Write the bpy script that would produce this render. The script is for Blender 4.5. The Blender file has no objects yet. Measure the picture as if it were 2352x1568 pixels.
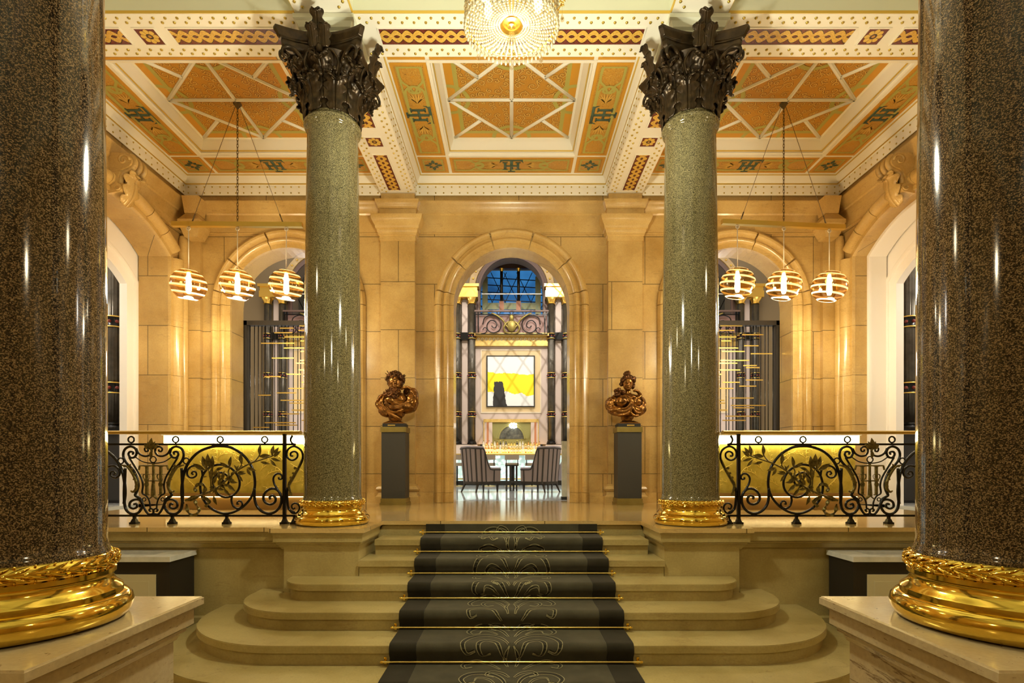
import bpy, bmesh, math, random
from mathutils import Vector, Matrix, noise
R = random.Random(7)
C = bpy.context.scene.collection
PI = math.pi
F = 1240.0; EYE = 0.57; VX = 1175.0; VY = 1072.0
def at(px, py, D):
    """world point seen at photo pixel (px, py) on the plane D metres from the camera"""
    return Vector(((px-VX)*D/F, D, EYE-(py-VY)*D/F))
# ------------------------------------------------------------------ materials
MATS = {}
def nodes(name):
    m = bpy.data.materials.new(name); m.use_nodes = True
    nt = m.node_tree; b = nt.nodes['Principled BSDF']
    MATS[name] = m
    return m, nt, b
def N(nt, t, **kw):
    n = nt.nodes.new(t)
    for k, v in kw.items():
        if k in n.inputs.keys(): n.inputs[k].default_value = v
        else: setattr(n, k, v)
    return n
def L(nt, a, b): nt.links.new(a, b)
def ramp(nt, fac, stops, interp='LINEAR'):
    r = nt.nodes.new('ShaderNodeValToRGB'); r.color_ramp.interpolation = interp
    e = r.color_ramp.elements
    while len(e) < len(stops): e.new(0.5)
    for i, (p, c) in enumerate(stops):
        e[i].position = p; e[i].color = (*c, 1)
    L(nt, fac, r.inputs['Fac']); return r.outputs['Color']
def mth(nt, op, a, b=None, c=None):
    n = nt.nodes.new('ShaderNodeMath'); n.operation = op
    for i, x in enumerate((a, b, c)):
        if x is None: continue
        if isinstance(x, (int, float)): n.inputs[i].default_value = x
        else: L(nt, x, n.inputs[i])
    return n.outputs[0]
def mixc(nt, fac, a, b, mode='MIX'):
    n = nt.nodes.new('ShaderNodeMix'); n.data_type = 'RGBA'; n.blend_type = mode
    for i, x in ((0, fac), (6, a), (7, b)):
        if isinstance(x, tuple): n.inputs[i].default_value = (*x, 1) if len(x) == 3 else x
        elif isinstance(x, (int, float)): n.inputs[i].default_value = x
        else: L(nt, x, n.inputs[i])
    return n.outputs[2]
def pos(nt):
    return nt.nodes.new('ShaderNodeNewGeometry').outputs['Position']
def objco(nt):
    return nt.nodes.new('ShaderNodeTexCoord').outputs['Object']
def bump(nt, b, h, strength=0.3, dist=0.01):
    n = nt.nodes.new('ShaderNodeBump'); n.inputs['Strength'].default_value = strength
    n.inputs['Distance'].default_value = dist
    L(nt, h, n.inputs['Height']); L(nt, n.outputs[0], b.inputs['Normal'])
def plain(name, col, rough=0.5, metal=0.0, spec=0.5, emit=None, estr=1.0, coat=0.0, trans=0.0):
    m, nt, b = nodes(name)
    b.inputs['Base Color'].default_value = (*col, 1)
    b.inputs['Roughness'].default_value = rough
    b.inputs['Metallic'].default_value = metal
    b.inputs['Specular IOR Level'].default_value = spec
    b.inputs['Coat Weight'].default_value = coat
    b.inputs['Transmission Weight'].default_value = trans
    if emit:
        b.inputs['Emission Color'].default_value = (*emit, 1); b.inputs['Emission Strength'].default_value = estr
    return m
def mottled(name, c1, c2, scale=8, rough=0.5, metal=0.0, bstr=0.15, bdist=0.004, detail=6, spec=0.5, coat=0.0):
    m, nt, b = nodes(name)
    n = N(nt, 'ShaderNodeTexNoise', Scale=scale, Detail=detail, Roughness=0.6)
    L(nt, objco(nt), n.inputs['Vector'])
    L(nt, ramp(nt, n.outputs['Fac'], [(0.3, c1), (0.7, c2)]), b.inputs['Base Color'])
    b.inputs['Roughness'].default_value = rough; b.inputs['Metallic'].default_value = metal
    b.inputs['Specular IOR Level'].default_value = spec; b.inputs['Coat Weight'].default_value = coat
    if bstr: bump(nt, b, n.outputs['Fac'], bstr, bdist)
    return m
def stone(name, base, dark, joints=None, rough=0.32, veinc=(0.22, 0.13, 0.05), pits=0.0, coat=0.0, vein=0.35, vthin=95.0):
    """honey limestone: cloudy tone, thin wavy veins, optional ashlar joints (course height, block length)"""
    m, nt, b = nodes(name)
    p = pos(nt)
    n1 = N(nt, 'ShaderNodeTexNoise', Scale=1.3, Detail=5, Roughness=0.6); L(nt, p, n1.inputs['Vector'])
    col = ramp(nt, n1.outputs['Fac'], [(0.3, dark), (0.62, base)])
    # veins: isolines of stretched noise
    mp = N(nt, 'ShaderNodeMapping'); mp.inputs['Scale'].default_value = (0.8, 0.8, 6.0); L(nt, p, mp.inputs['Vector'])
    n2 = N(nt, 'ShaderNodeTexNoise', Scale=0.9, Detail=9, Roughness=0.62); L(nt, mp.outputs[0], n2.inputs['Vector'])
    d = mth(nt, 'ABSOLUTE', mth(nt, 'SUBTRACT', n2.outputs['Fac'], 0.5))
    v = mth(nt, 'SUBTRACT', 1.0, mth(nt, 'SMOOTH_MIN', mth(nt, 'MULTIPLY', d, vthin), 1.0, 0.1))
    n3 = N(nt, 'ShaderNodeTexNoise', Scale=2.2, Detail=2); L(nt, p, n3.inputs['Vector'])
    vm = mth(nt, 'MULTIPLY', v, mth(nt, 'MULTIPLY', mth(nt, 'GREATER_THAN', n3.outputs['Fac'], 0.52), vein))
    col = mixc(nt, vm, col, veinc)
    n4 = N(nt, 'ShaderNodeTexNoise', Scale=60, Detail=4); L(nt, p, n4.inputs['Vector'])
    col = mixc(nt, 0.18, col, n4.outputs['Fac'], 'OVERLAY')
    if pits:
        vo = N(nt, 'ShaderNodeTexNoise', Scale=26, Detail=5, Roughness=0.7); L(nt, mp.outputs[0], vo.inputs['Vector'])
        pm = mth(nt, 'MULTIPLY', mth(nt, 'GREATER_THAN', vo.outputs['Fac'], 0.64), pits)
        col = mixc(nt, pm, col, veinc)
    if joints:
        ch, bl = joints
        sp = N(nt, 'ShaderNodeSeparateXYZ'); L(nt, p, sp.inputs[0])
        u = mth(nt, 'ADD', sp.outputs[0], sp.outputs[1])
        cb = N(nt, 'ShaderNodeCombineXYZ'); L(nt, u, cb.inputs[0]); L(nt, mth(nt, "ADD", sp.outputs[2], 0.30), cb.inputs[1])
        br = N(nt, 'ShaderNodeTexBrick'); L(nt, cb.outputs[0], br.inputs['Vector'])
        br.inputs['Scale'].default_value = 1.0; br.inputs['Brick Width'].default_value = bl; br.inputs['Row Height'].default_value = ch
        br.inputs['Mortar Size'].default_value = 0.006; br.inputs['Mortar Smooth'].default_value = 0.3
        br.inputs['Color1'].default_value = (1, 1, 1, 1); br.inputs['Color2'].default_value = (0.86, 0.86, 0.86, 1); br.inputs['Mortar'].default_value = (0.25, 0.25, 0.25, 1)
        col = mixc(nt, 1.0, col, br.outputs['Color'], 'MULTIPLY')
    L(nt, col, b.inputs['Base Color'])
    b.inputs['Roughness'].default_value = rough
    b.inputs['Coat Weight'].default_value = coat; b.inputs['Coat Roughness'].default_value = 0.12
    bump(nt, b, n4.outputs['Fac'], 0.08, 0.004)
    return m
def granite(name, cols, scale=95, rough=0.09):
    m, nt, b = nodes(name)
    o = objco(nt)
    a = N(nt, 'ShaderNodeTexVoronoi', Scale=scale); L(nt, o, a.inputs['Vector'])
    n = N(nt, 'ShaderNodeTexNoise', Scale=scale*0.75, Detail=3, Roughness=0.6); L(nt, o, n.inputs['Vector'])
    sp = N(nt, 'ShaderNodeSeparateColor'); L(nt, a.outputs['Color'], sp.inputs[0])
    f = mth(nt, 'ADD', mth(nt, 'MULTIPLY', sp.outputs[0], 0.45), mth(nt, 'MULTIPLY', n.outputs['Fac'], 0.6))
    L(nt, ramp(nt, f, cols), b.inputs['Base Color'])
    b.inputs['Roughness'].default_value = rough; b.inputs['Specular IOR Level'].default_value = 0.6
    b.inputs['Coat Weight'].default_value = 0.1; b.inputs['Coat Roughness'].default_value = 0.03
    return m
stone('wall stone', (0.57, 0.385, 0.135), (0.40, 0.235, 0.06), joints=(0.76, 1.35), coat=0.25)
stone('moulding stone', (0.60, 0.41, 0.15), (0.43, 0.26, 0.07), rough=0.25, coat=0.35)
stone('step stone', (0.46, 0.375, 0.155), (0.29, 0.215, 0.065), rough=0.30, pits=0.45, coat=0.15)
stone('pedestal stone', (0.56, 0.45, 0.26), (0.44, 0.31, 0.13), rough=0.2, pits=0.7, coat=0.3, vein=0.85, vthin=60.0, veinc=(0.14, 0.075, 0.025))
stone('floor stone', (0.66, 0.48, 0.20), (0.54, 0.35, 0.11), joints=(50, 1.1), rough=0.10, coat=0.5)
granite('green granite', [(0.30, (0.022, 0.020, 0.009)), (0.46, (0.065, 0.056, 0.024)), (0.60, (0.17, 0.145, 0.065)), (0.76, (0.29, 0.25, 0.125))], 280)
granite('brown granite', [(0.34, (0.008, 0.006, 0.004)), (0.50, (0.028, 0.020, 0.010)), (0.62, (0.15, 0.095, 0.045)), (0.77, (0.29, 0.20, 0.10))], 300)
plain('polished brass', (0.83, 0.58, 0.10), 0.10, 1.0)
plain('satin brass', (0.62, 0.45, 0.12), 0.32, 1.0)
plain('gold leaf', (0.95, 0.66, 0.16), 0.28, 1.0)
mottled('dark bronze', (0.011, 0.007, 0.003), (0.060, 0.036, 0.013), 14, 0.34, 0.6, 0.25)
mottled('red bronze', (0.055, 0.022, 0.006), (0.34, 0.155, 0.032), 9, 0.24, 0.85, 0.2)
mottled('dark red bronze', (0.03, 0.014, 0.006), (0.16, 0.065, 0.018), 12, 0.28, 0.85, 0.3)
mottled('gilded olive leaf', (0.045, 0.036, 0.011), (0.22, 0.175, 0.05), 34, 0.32, 0.75, 0.4)
plain('black iron', (0.003, 0.0026, 0.002), 0.24, 0.0, 0.32)
plain('painted cream', (0.80, 0.76, 0.63), 0.45)
plain('painted pale green', (0.66, 0.67, 0.52), 0.45)
plain('painted white', (0.83, 0.79, 0.74), 0.4)
plain('gilt line', (0.62, 0.42, 0.07), 0.4, 0.3)
plain('green paint', (0.40, 0.36, 0.08), 0.5)
plain('monogram green', (0.045, 0.085, 0.05), 0.5)
plain('black recess', (0.006, 0.006, 0.005), 0.6)
plain('charcoal board', (0.030, 0.028, 0.022), 0.55)
plain('dark box paint', (0.016, 0.014, 0.011), 0.5)
plain('pale panel', (0.62, 0.58, 0.38), 0.45)
mottled('white marble', (0.80, 0.80, 0.75), (0.62, 0.64, 0.58), 9, 0.18, 0, 0)
mottled('white floor marble', (0.82, 0.85, 0.85), (0.60, 0.66, 0.68), 2.2, 0.06, 0, 0)
mottled('grey marble', (0.55, 0.56, 0.48), (0.36, 0.37, 0.31), 7, 0.3, 0, 0)
def painted(name, ground, light, line, sc=9.0):
    """stencilled arabesque: light scrolls with thin brown outlines from warped noise contours"""
    m, nt, b = nodes(name)
    o = objco(nt)
    n = N(nt, 'ShaderNodeTexNoise', Scale=sc, Detail=1.5, Distortion=2.6); L(nt, o, n.inputs['Vector'])
    s = mth(nt, 'FRACT', mth(nt, 'MULTIPLY', n.outputs['Fac'], 7.0))
    body = mth(nt, 'LESS_THAN', mth(nt, 'ABSOLUTE', mth(nt, 'SUBTRACT', s, 0.5)), 0.22)
    edge = mth(nt, 'LESS_THAN', mth(nt, 'ABSOLUTE', mth(nt, 'SUBTRACT', mth(nt, 'ABSOLUTE', mth(nt, 'SUBTRACT', s, 0.5)), 0.25)), 0.055)
    col = mixc(nt, body, ground, light)
    col = mixc(nt, edge, col, line)
    L(nt, col, b.inputs['Base Color']); b.inputs['Roughness'].default_value = 0.45
    return m
painted('painted arabesque', (0.50, 0.235, 0.02), (0.53, 0.26, 0.025), (0.46, 0.21, 0.018), 8)
plain('scroll ochre', (0.62, 0.37, 0.07), 0.5); plain('scroll outline', (0.13, 0.05, 0.008), 0.5)
painted('painted border', (0.55, 0.26, 0.02), (0.56, 0.33, 0.06), (0.24, 0.10, 0.015), 11)
plain('ochre paint', (0.58, 0.28, 0.022), 0.5)
def mosaic(name, axis):
    """guilloche mosaic: two gold strands weaving on a maroon ground; axis = running direction"""
    m, nt, b = nodes(name)
    o = N(nt, 'ShaderNodeSeparateXYZ'); L(nt, objco(nt), o.inputs[0])
    u = o.outputs[axis]; v = o.outputs[1-axis]
    su = mth(nt, 'MULTIPLY', mth(nt, 'SINE', mth(nt, 'MULTIPLY', u, 2*PI/0.22)), 0.048)
    d1 = mth(nt, 'ABSOLUTE', mth(nt, 'SUBTRACT', v, su)); d2 = mth(nt, 'ABSOLUTE', mth(nt, 'ADD', v, su))
    d = mth(nt, 'MINIMUM', d1, d2)
    gold = mth(nt, 'LESS_THAN', d, 0.031); edge = mth(nt, 'LESS_THAN', mth(nt, 'ABSOLUTE', mth(nt, 'SUBTRACT', d, 0.033)), 0.004)
    vo = N(nt, 'ShaderNodeTexVoronoi', Scale=130); L(nt, objco(nt), vo.inputs['Vector'])
    sp = N(nt, 'ShaderNodeSeparateColor'); L(nt, vo.outputs['Color'], sp.inputs[0])
    g = ramp(nt, sp.outputs[0], [(0, (0.50, 0.27, 0.04)), (1, (0.70, 0.44, 0.09))])
    r = ramp(nt, sp.outputs[1], [(0, (0.085, 0.014, 0.010)), (1, (0.17, 0.035, 0.022))])
    col = mixc(nt, gold, r, g); col = mixc(nt, edge, col, (0.02, 0.01, 0.006))
    L(nt, col, b.inputs['Base Color']); b.inputs['Roughness'].default_value = 0.22
    return m
mosaic('guilloche mosaic across', 0); mosaic('guilloche mosaic along', 1)
def rosette_mosaic():
    m, nt, b = nodes('rosette mosaic')
    o = N(nt, 'ShaderNodeSeparateXYZ'); L(nt, objco(nt), o.inputs[0])
    x, y = o.outputs[0], o.outputs[1]
    r = mth(nt, 'SQRT', mth(nt, 'ADD', mth(nt, 'MULTIPLY', x, x), mth(nt, 'MULTIPLY', y, y)))
    a = mth(nt, 'ARCTAN2', y, x)
    pet = mth(nt, 'ADD', 0.070, mth(nt, 'MULTIPLY', mth(nt, 'ABSOLUTE', mth(nt, 'COSINE', mth(nt, 'MULTIPLY', a, 4.0))), 0.018))
    petal = mth(nt, 'LESS_THAN', r, pet)
    seam = mth(nt, 'LESS_THAN', mth(nt, 'ABSOLUTE', mth(nt, 'COSINE', mth(nt, 'MULTIPLY', a, 4.0))), 0.12)
    core = mth(nt, 'LESS_THAN', r, 0.034); eye = mth(nt, 'LESS_THAN', r, 0.016)
    col = mixc(nt, petal, (0.12, 0.02, 0.014), (0.66, 0.42, 0.08))
    col = mixc(nt, mth(nt, 'MULTIPLY', seam, petal), col, (0.03, 0.012, 0.006))
    col = mixc(nt, core, col, (0.05, 0.018, 0.010)); col = mixc(nt, eye, col, (0.45, 0.22, 0.04))
    L(nt, col, b.inputs['Base Color']); b.inputs['Roughness'].default_value = 0.25
rosette_mosaic()
# ------------------------------------------------------------------ meshes
ORG = {}
class MB:
    def __init__(s): s.v = []; s.f = []
    def add(s, vs, fs):
        n = len(s.v); s.v += [tuple(v) for v in vs]; s.f += [tuple(n+i for i in f) for f in fs]
    def box(s, lo, hi):
        x0, y0, z0 = lo; x1, y1, z1 = hi
        s.add([(x0,y0,z0),(x1,y0,z0),(x1,y1,z0),(x0,y1,z0),(x0,y0,z1),(x1,y0,z1),(x1,y1,z1),(x0,y1,z1)],
              [(0,3,2,1),(4,5,6,7),(0,1,5,4),(1,2,6,5),(2,3,7,6),(3,0,4,7)])
        return s
    def cbox(s, c, d): return s.box([c[i]-d[i]/2 for i in range(3)], [c[i]+d[i]/2 for i in range(3)])
    def bar(s, a, b, w, h, up=(0,0,1)):
        """rectangular bar from a to b"""
        a, b = Vector(a), Vector(b); d = (b-a).normalized(); x = d.cross(Vector(up))
        if x.length < 1e-4: x = Vector((1,0,0))
        x.normalize(); u = x.cross(d)
        vs = [p+x*sx*w/2+u*su*h/2 for p in (a, b) for sx, su in ((-1,-1),(1,-1),(1,1),(-1,1))]
        s.add(vs, [(0,1,2,3),(7,6,5,4),(0,4,5,1),(1,5,6,2),(2,6,7,3),(3,7,4,0)]); return s
    def tube(s, pts, r, n=8, closed=False, caps=True, flat=1.0):
        pts = [Vector(p) for p in pts]; m = len(pts)
        rs = r if isinstance(r, (list, tuple)) else [r]*m
        tg = []
        for i in range(m):
            a = pts[(i-1) % m] if (closed or i > 0) else pts[i]; b = pts[(i+1) % m] if (closed or i < m-1) else pts[i]
            t = b-a
            tg.append(t.normalized() if t.length > 1e-9 else Vector((0,0,1)))
        u = tg[0].orthogonal().normalized()
        vs = []
        for i in range(m):
            u = u - tg[i]*u.dot(tg[i])
            if u.length < 1e-6: u = tg[i].orthogonal()
            u.normalize(); w = tg[i].cross(u)
            for k in range(n):
                a = 2*PI*k/n
                vs.append(pts[i]+(u*math.cos(a)+w*math.sin(a)*flat)*rs[i])
        fs = []
        for i in range(m if closed else m-1):
            j = (i+1) % m
            for k in range(n):
                fs.append((i*n+k, i*n+(k+1) % n, j*n+(k+1) % n, j*n+k))
        if caps and not closed:
            fs.append(tuple(range(n-1, -1, -1))); fs.append(tuple((m-1)*n+k for k in range(n)))
        s.add(vs, fs); return s
    def lathe(s, prof, n=32, c=(0,0,0), mod=None, caps=True):
        vs = []
        for (r, z) in prof:
            for k in range(n):
                a = 2*PI*k/n; rr = r*(mod(a, r, z) if mod else 1)
                vs.append((c[0]+rr*math.cos(a), c[1]+rr*math.sin(a), c[2]+z))
        m = len(prof); fs = []
        for i in range(m-1):
            for k in range(n):
                fs.append((i*n+k, i*n+(k+1) % n, (i+1)*n+(k+1) % n, (i+1)*n+k))
        if caps:
            fs.append(tuple(range(n-1, -1, -1))); fs.append(tuple((m-1)*n+k for k in range(n)))
        s.add(vs, fs); return s
    def ell(s, c, r, n=30, m=20, rot=None):
        if isinstance(r, (int, float)): r = (r, r, r)
        c = Vector(c); vs = []; fs = []
        def put(x, y, z):
            p = Vector((x*r[0], y*r[1], z*r[2]))
            if rot: p = rot @ p
            vs.append(c+p)
        put(0, 0, -1)
        for i in range(1, m):
            t = PI*i/m
            for k in range(n):
                a = 2*PI*k/n; put(math.sin(t)*math.cos(a), math.sin(t)*math.sin(a), -math.cos(t))
        put(0, 0, 1)
        for k in range(n):
            fs.append((0, 1+(k+1) % n, 1+k)); b = 1+(m-2)*n
            fs.append((len(vs)-1, b+k, b+(k+1) % n))
        for i in range(m-2):
            for k in range(n):
                a = 1+i*n
                fs.append((a+k, a+(k+1) % n, a+n+(k+1) % n, a+n+k))
        s.add(vs, fs); return s
    def prism(s, poly, z0, z1, top=None):
        """plan polygon (x, y) raised from z0 to z1"""
        n = len(poly); t = top or poly
        s.add([(x, y, z0) for x, y in poly]+[(x, y, z1) for x, y in t],
              [tuple(range(n-1, -1, -1)), tuple(range(n, 2*n))]+[(i, (i+1) % n, n+(i+1) % n, n+i) for i in range(n)]); return s
    def plate(s, poly, fn, w0, w1):
        """2-D polygon (u, v) given thickness w0..w1 through fn(u, v, w)"""
        n = len(poly)
        s.add([fn(u, v, w0) for u, v in poly]+[fn(u, v, w1) for u, v in poly],
              [tuple(range(n-1, -1, -1)), tuple(range(n, 2*n))]+[(i, (i+1) % n, n+(i+1) % n, n+i) for i in range(n)]); return s
    def sweep(s, path, prof, fn, closed=False, gaps=None):
        """profile (offset along the left normal of the 2-D path, w) carried along the path; fn(u, v, w) -> world"""
        m = len(path); P = [Vector(p) for p in path]; rows = []
        for i in range(m):
            a = P[(i-1) % m] if (closed or i > 0) else None; b = P[(i+1) % m] if (closed or i < m-1) else None
            n1 = (P[i]-a).normalized() if a is not None and (P[i]-a).length > 1e-9 else None
            n2 = (b-P[i]).normalized() if b is not None and (b-P[i]).length > 1e-9 else None
            n1 = n1 or n2; n2 = n2 or n1
            n1 = Vector((-n1.y, n1.x)); n2 = Vector((-n2.y, n2.x))
            q = (n1+n2)
            if q.length < 1e-6: q = n1.copy()
            q.normalize(); q = q/max(0.25, q.dot(n1))
            rows.append([fn(P[i].x+q.x*o, P[i].y+q.y*o, w) for o, w in prof])
        k = len(prof); vs = [p for r in rows for p in r]; fs = []
        for i in range(m if closed else m-1):
            j = (i+1) % m
            for t in range(k-1): fs.append((i*k+t, j*k+t, j*k+t+1, i*k+t+1))
        if not closed:
            fs.append(tuple(range(k))); fs.append(tuple((m-1)*k+t for t in range(k-1, -1, -1)))
        s.add(vs, fs); return s
    def build(s, name, mat, parent=None, sharp=35, loc=None):
        me = bpy.data.meshes.new(name)
        o = bpy.data.objects.new(name, me)
        org = Vector((0,0,0))
        if parent is not None: org = ORG[parent.name]
        elif loc is not None: org = Vector(loc); o.location = org
        me.from_pydata([tuple(Vector(v)-org) for v in s.v], [], s.f)
        bm = bmesh.new(); bm.from_mesh(me); bmesh.ops.recalc_face_normals(bm, faces=bm.faces); bm.to_mesh(me); bm.free()
        me.polygons.foreach_set('use_smooth', [True]*len(me.polygons))
        if sharp < 180: me.set_sharp_from_angle(angle=math.radians(sharp))
        me.materials.append(MATS[mat] if isinstance(mat, str) else mat)
        C.objects.link(o)
        if parent is not None: o.parent = parent
        ORG[o.name] = org
        return o
def tag(o, label=None, cat=None, group=None, kind=None):
    if label: o['label'] = label
    if cat: o['category'] = cat
    if group: o['group'] = group
    if kind: o['kind'] = kind
    return o
def thing(name, loc, label=None, cat=None, group=None, kind=None):
    o = bpy.data.objects.new(name, None); o.location = loc; o.empty_display_size = 0.1; C.objects.link(o); ORG[o.name] = Vector(loc)
    return tag(o, label, cat, group, kind)
def struct(o): o['kind'] = 'structure'; return o
def copy_tree(o, parent=None):
    c = o.copy(); C.objects.link(c); ORG[c.name] = ORG.get(o.name, Vector((0,0,0)))
    if parent is not None: c.parent = parent
    for ch in list(o.children): copy_tree(ch, c)
    return c
def dup(o, loc=None, label=None, sx=1, rz=None, group=None):
    c = copy_tree(o)
    if loc is not None: c.location = loc
    if sx != 1: c.scale = (sx, 1, 1)
    if rz is not None: c.rotation_euler = (0, 0, rz)
    if label: c['label'] = label
    if group: c['group'] = group
    return c
def cr(pts, k=6, closed=False):
    """Catmull-Rom through points"""
    P = [Vector(p) for p in pts]; n = len(P); out = []
    for i in range(n if closed else n-1):
        p0 = P[(i-1) % n] if (closed or i > 0) else P[i]*2-P[i+1]
        p1 = P[i]; p2 = P[(i+1) % n]; p3 = P[(i+2) % n] if (closed or i+2 < n) else P[i+1]*2-P[i]
        for j in range(k):
            t = j/k
            out.append(0.5*((2*p1)+(p2-p0)*t+(2*p0-5*p1+4*p2-p3)*t*t+(3*p1-p0-3*p2+p3)*t**3))
    if not closed: out.append(P[-1])
    return out
XZ = lambda y: (lambda u, v, w: (u, y-w, v))           # drawing on a wall that faces the camera; w comes forward
def arc(cx, cz, r, a0, a1, n, rz=None):
    rz = rz or r
    return [(cx+r*math.cos(math.radians(a0+(a1-a0)*i/n)), cz+rz*math.sin(math.radians(a0+(a1-a0)*i/n))) for i in range(n+1)]
def arch_wall(mb, u0, u1, z0, z1, arches, fn, w0, w1):
    """wall slab between w0 and w1 with arched openings [(centre, half span, z of springing, function z(u))]"""
    us = {u0, u1}
    for c, hs, zf, zb in arches:
        for i in range(33): us.add(round(c-hs*math.cos(PI*i/32), 5))
    us = sorted(u for u in us if u0-1e-6 <= u <= u1+1e-6)
    def low(u, side):
        for c, hs, zf, zb in arches:
            if abs(u+side*1e-4-c) < hs: return max(zb, zf(min(max(u, c-hs), c+hs)))
        return z0
    for a, b in zip(us, us[1:]):
        la, lb = low(a, 1), low(b, -1)
        if z1-max(la, lb) < 1e-4: continue
        for w in (w0, w1): mb.add([fn(a, la, w), fn(b, lb, w), fn(b, z1, w), fn(a, z1, w)], [(0,1,2,3)])
        if la > z0+1e-6 or lb > z0+1e-6: mb.add([fn(a, la, w0), fn(b, lb, w0), fn(b, lb, w1), fn(a, la, w1)], [(0,1,2,3)])
        mb.add([fn(a, z1, w0), fn(b, z1, w0), fn(b, z1, w1), fn(a, z1, w1)], [(0,1,2,3)])
    for c, hs, zf, zb in arches:
        for u in (c-hs, c+hs):
            if u0 < u < u1: mb.add([fn(u, zb, w0), fn(u, zf(u), w0), fn(u, zf(u), w1), fn(u, zb, w1)], [(0,1,2,3)])
    return mb
# ================================================================== SETTING
YB = 8.66; XS = 5.25; LOB = -1.05; SOF = 4.906
CX = 1.80; CY = 5.44; NY = 1.947
semi = lambda c, hs, zs: (lambda u: zs+math.sqrt(max(0, hs*hs-(u-c)**2)))
seg = lambda c, Rr, zc: (lambda u: zc+math.sqrt(max(0, Rr*Rr-(u-c)**2)))
HS = 0.93; ZS = 3.15
arches = [(c, HS, semi(c, HS, ZS), 0.0) for c in (-3.57, 0.0, 3.57)]
struct(arch_wall(MB(), -XS-0.5, XS+0.5, 0, 5.6, arches, XZ(YB), 0, -0.40).build('wall_back', 'wall stone'))
AY = 7.175; AHS = 1.105
sidefn = {-1: (lambda u, v, w: (-XS+w, u, v)), 1: (lambda u, v, w: (XS-w, u, v))}
for s, nm in ((-1, 'wall_left'), (1, 'wall_right')):
    struct(arch_wall(MB(), -6.0, YB, LOB, 5.6, [(AY, AHS, seg(AY, 1.8, 2.38), 0.0)], sidefn[s], 0, -0.47).build(nm, 'wall stone'))
struct(MB().box((-XS-0.5, -6.2, LOB), (XS+0.5, -6.0, 5.6)).build('wall_front', 'wall stone'))
# ---- arch mouldings in jointed blocks
def archivolt(name, c, hs, path_arc, zs, prof, fn, joints_z, cuts, mat='moulding stone'):
    """jamb blocks and voussoirs of one moulded arch, hairline joints between them"""
    root = thing(name, fn(c, 0, 0), kind='structure')
    g = 0.0022
    zz = [0.0]+[z for z in joints_z if 0 < z < zs-0.12]+[zs]
    for a, b in zip(zz, zz[1:]):
        MB().sweep([(c-hs, a+g), (c-hs, b-g)], prof, fn).build('jamb_block', mat, root, 30)
        MB().sweep([(c+hs, b-g), (c+hs, a+g)], prof, fn).build('jamb_block', mat, root, 30)
    cc = [0.0]+list(cuts)+[1.0]
    for a, b in zip(cc, cc[1:]):
        n = max(4, int((b-a)*34))
        MB().sweep([path_arc(a+0.0007+(b-a-0.0014)*i/n) for i in range(n+1)], prof, fn).build('voussoir', mat, root, 30)
    return root
PR = [(-0.005, -0.02), (-0.005, 0.035), (0.065, 0.035), (0.075, 0.055), (0.10, 0.072), (0.125, 0.072), (0.145, 0.05), (0.17, 0.035), (0.185, 0.035), (0.195, 0.06), (0.22, 0.085), (0.25, 0.09), (0.275, 0.075), (0.29, 0.045), (0.305, 0.03), (0.31, -0.02)]
jz = [0.16+0.0, 0.46, 1.22, 1.98, 2.74]
for i, c in enumerate((-3.57, 0.0, 3.57)):
    pa = lambda t, c=c: (c-HS*math.cos(PI*t), ZS+HS*math.sin(PI*t))
    archivolt('trim_%d' % (i+1), c, HS, pa, ZS, PR, XZ(YB), jz, [0.06, 0.21, 0.405, 0.595, 0.79, 0.94])
PS = [(-0.005, -0.02), (-0.005, 0.03), (0.05, 0.03), (0.06, 0.02), (0.07, 0.05), (0.10, 0.09), (0.14, 0.11), (0.18, 0.11), (0.215, 0.09), (0.235, 0.055), (0.25, 0.04), (0.255, -0.02)]
th = math.asin(AHS/1.8)
for i, s in enumerate((-1, 1)):
    pa = lambda t: (AY+1.8*math.sin(-th+2*th*t), 2.38+1.8*math.cos(-th+2*th*t))
    archivolt('trim_%d' % (i+4), AY, AHS, pa, 3.80, PS, sidefn[s], jz, [0.13, 0.27, 0.42, 0.58, 0.73, 0.87])
# ---- white timber surrounds inside the side arches, with their own lower arches
for i, s in enumerate((-1, 1)):
    fn = (lambda u, v, w, s=s: (s*(5.74-w), u, v))
    root = thing('door_%d' % (i+1), (s*5.74, AY, 0), kind='structure')
    mb = arch_wall(MB(), 5.9, 8.45, 0, 4.4, [(AY, 0.865, seg(AY, 1.3, 2.33), 0.0)], fn, 0, -0.10)
    mb.build('surround', 'painted white', root)
    th2 = math.asin(0.865/1.3)
    pth = [(AY-0.865, 0.0), (AY-0.865, 3.30)]+[(AY+1.3*math.sin(-th2+2*th2*k/20), 2.33+1.3*math.cos(-th2+2*th2*k/20)) for k in range(21)]+[(AY+0.865, 0.0)]
    MB().sweep(pth, [(0.0, 0), (0.0, 0.012), (0.02, 0.012), (0.03, 0.0)], fn).build('moulding', 'painted white', root)
    MB().sweep(pth, [(0.17, 0), (0.175, 0.02), (0.21, 0.03), (0.24, 0.02), (0.245, 0)], fn).build('moulding', 'painted white', root)
# white timber lining pulled forward in the right-hand arch
pl = [(AY-AHS+0.002, 0.0), (AY-AHS+0.002, 3.79)]+[(AY+1.798*math.sin(-th+2*th*k/20), 2.38+1.798*math.cos(-th+2*th*k/20)) for k in range(21)]+[(AY+AHS-0.002, 3.79), (AY+AHS-0.002, 0.0)]
pl = [p for i, p in enumerate(pl) if i == 0 or (Vector(p)-Vector(pl[i-1])).length > 0.02]
rt_ = bpy.data.objects['door_2']
MB().sweep(pl, [(0, -0.20), (-0.045, -0.20), (-0.05, -0.22), (-0.045, -0.25), (-0.045, -0.47), (0, -0.47)], sidefn[1]).build('lining', 'painted white', rt_)
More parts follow.
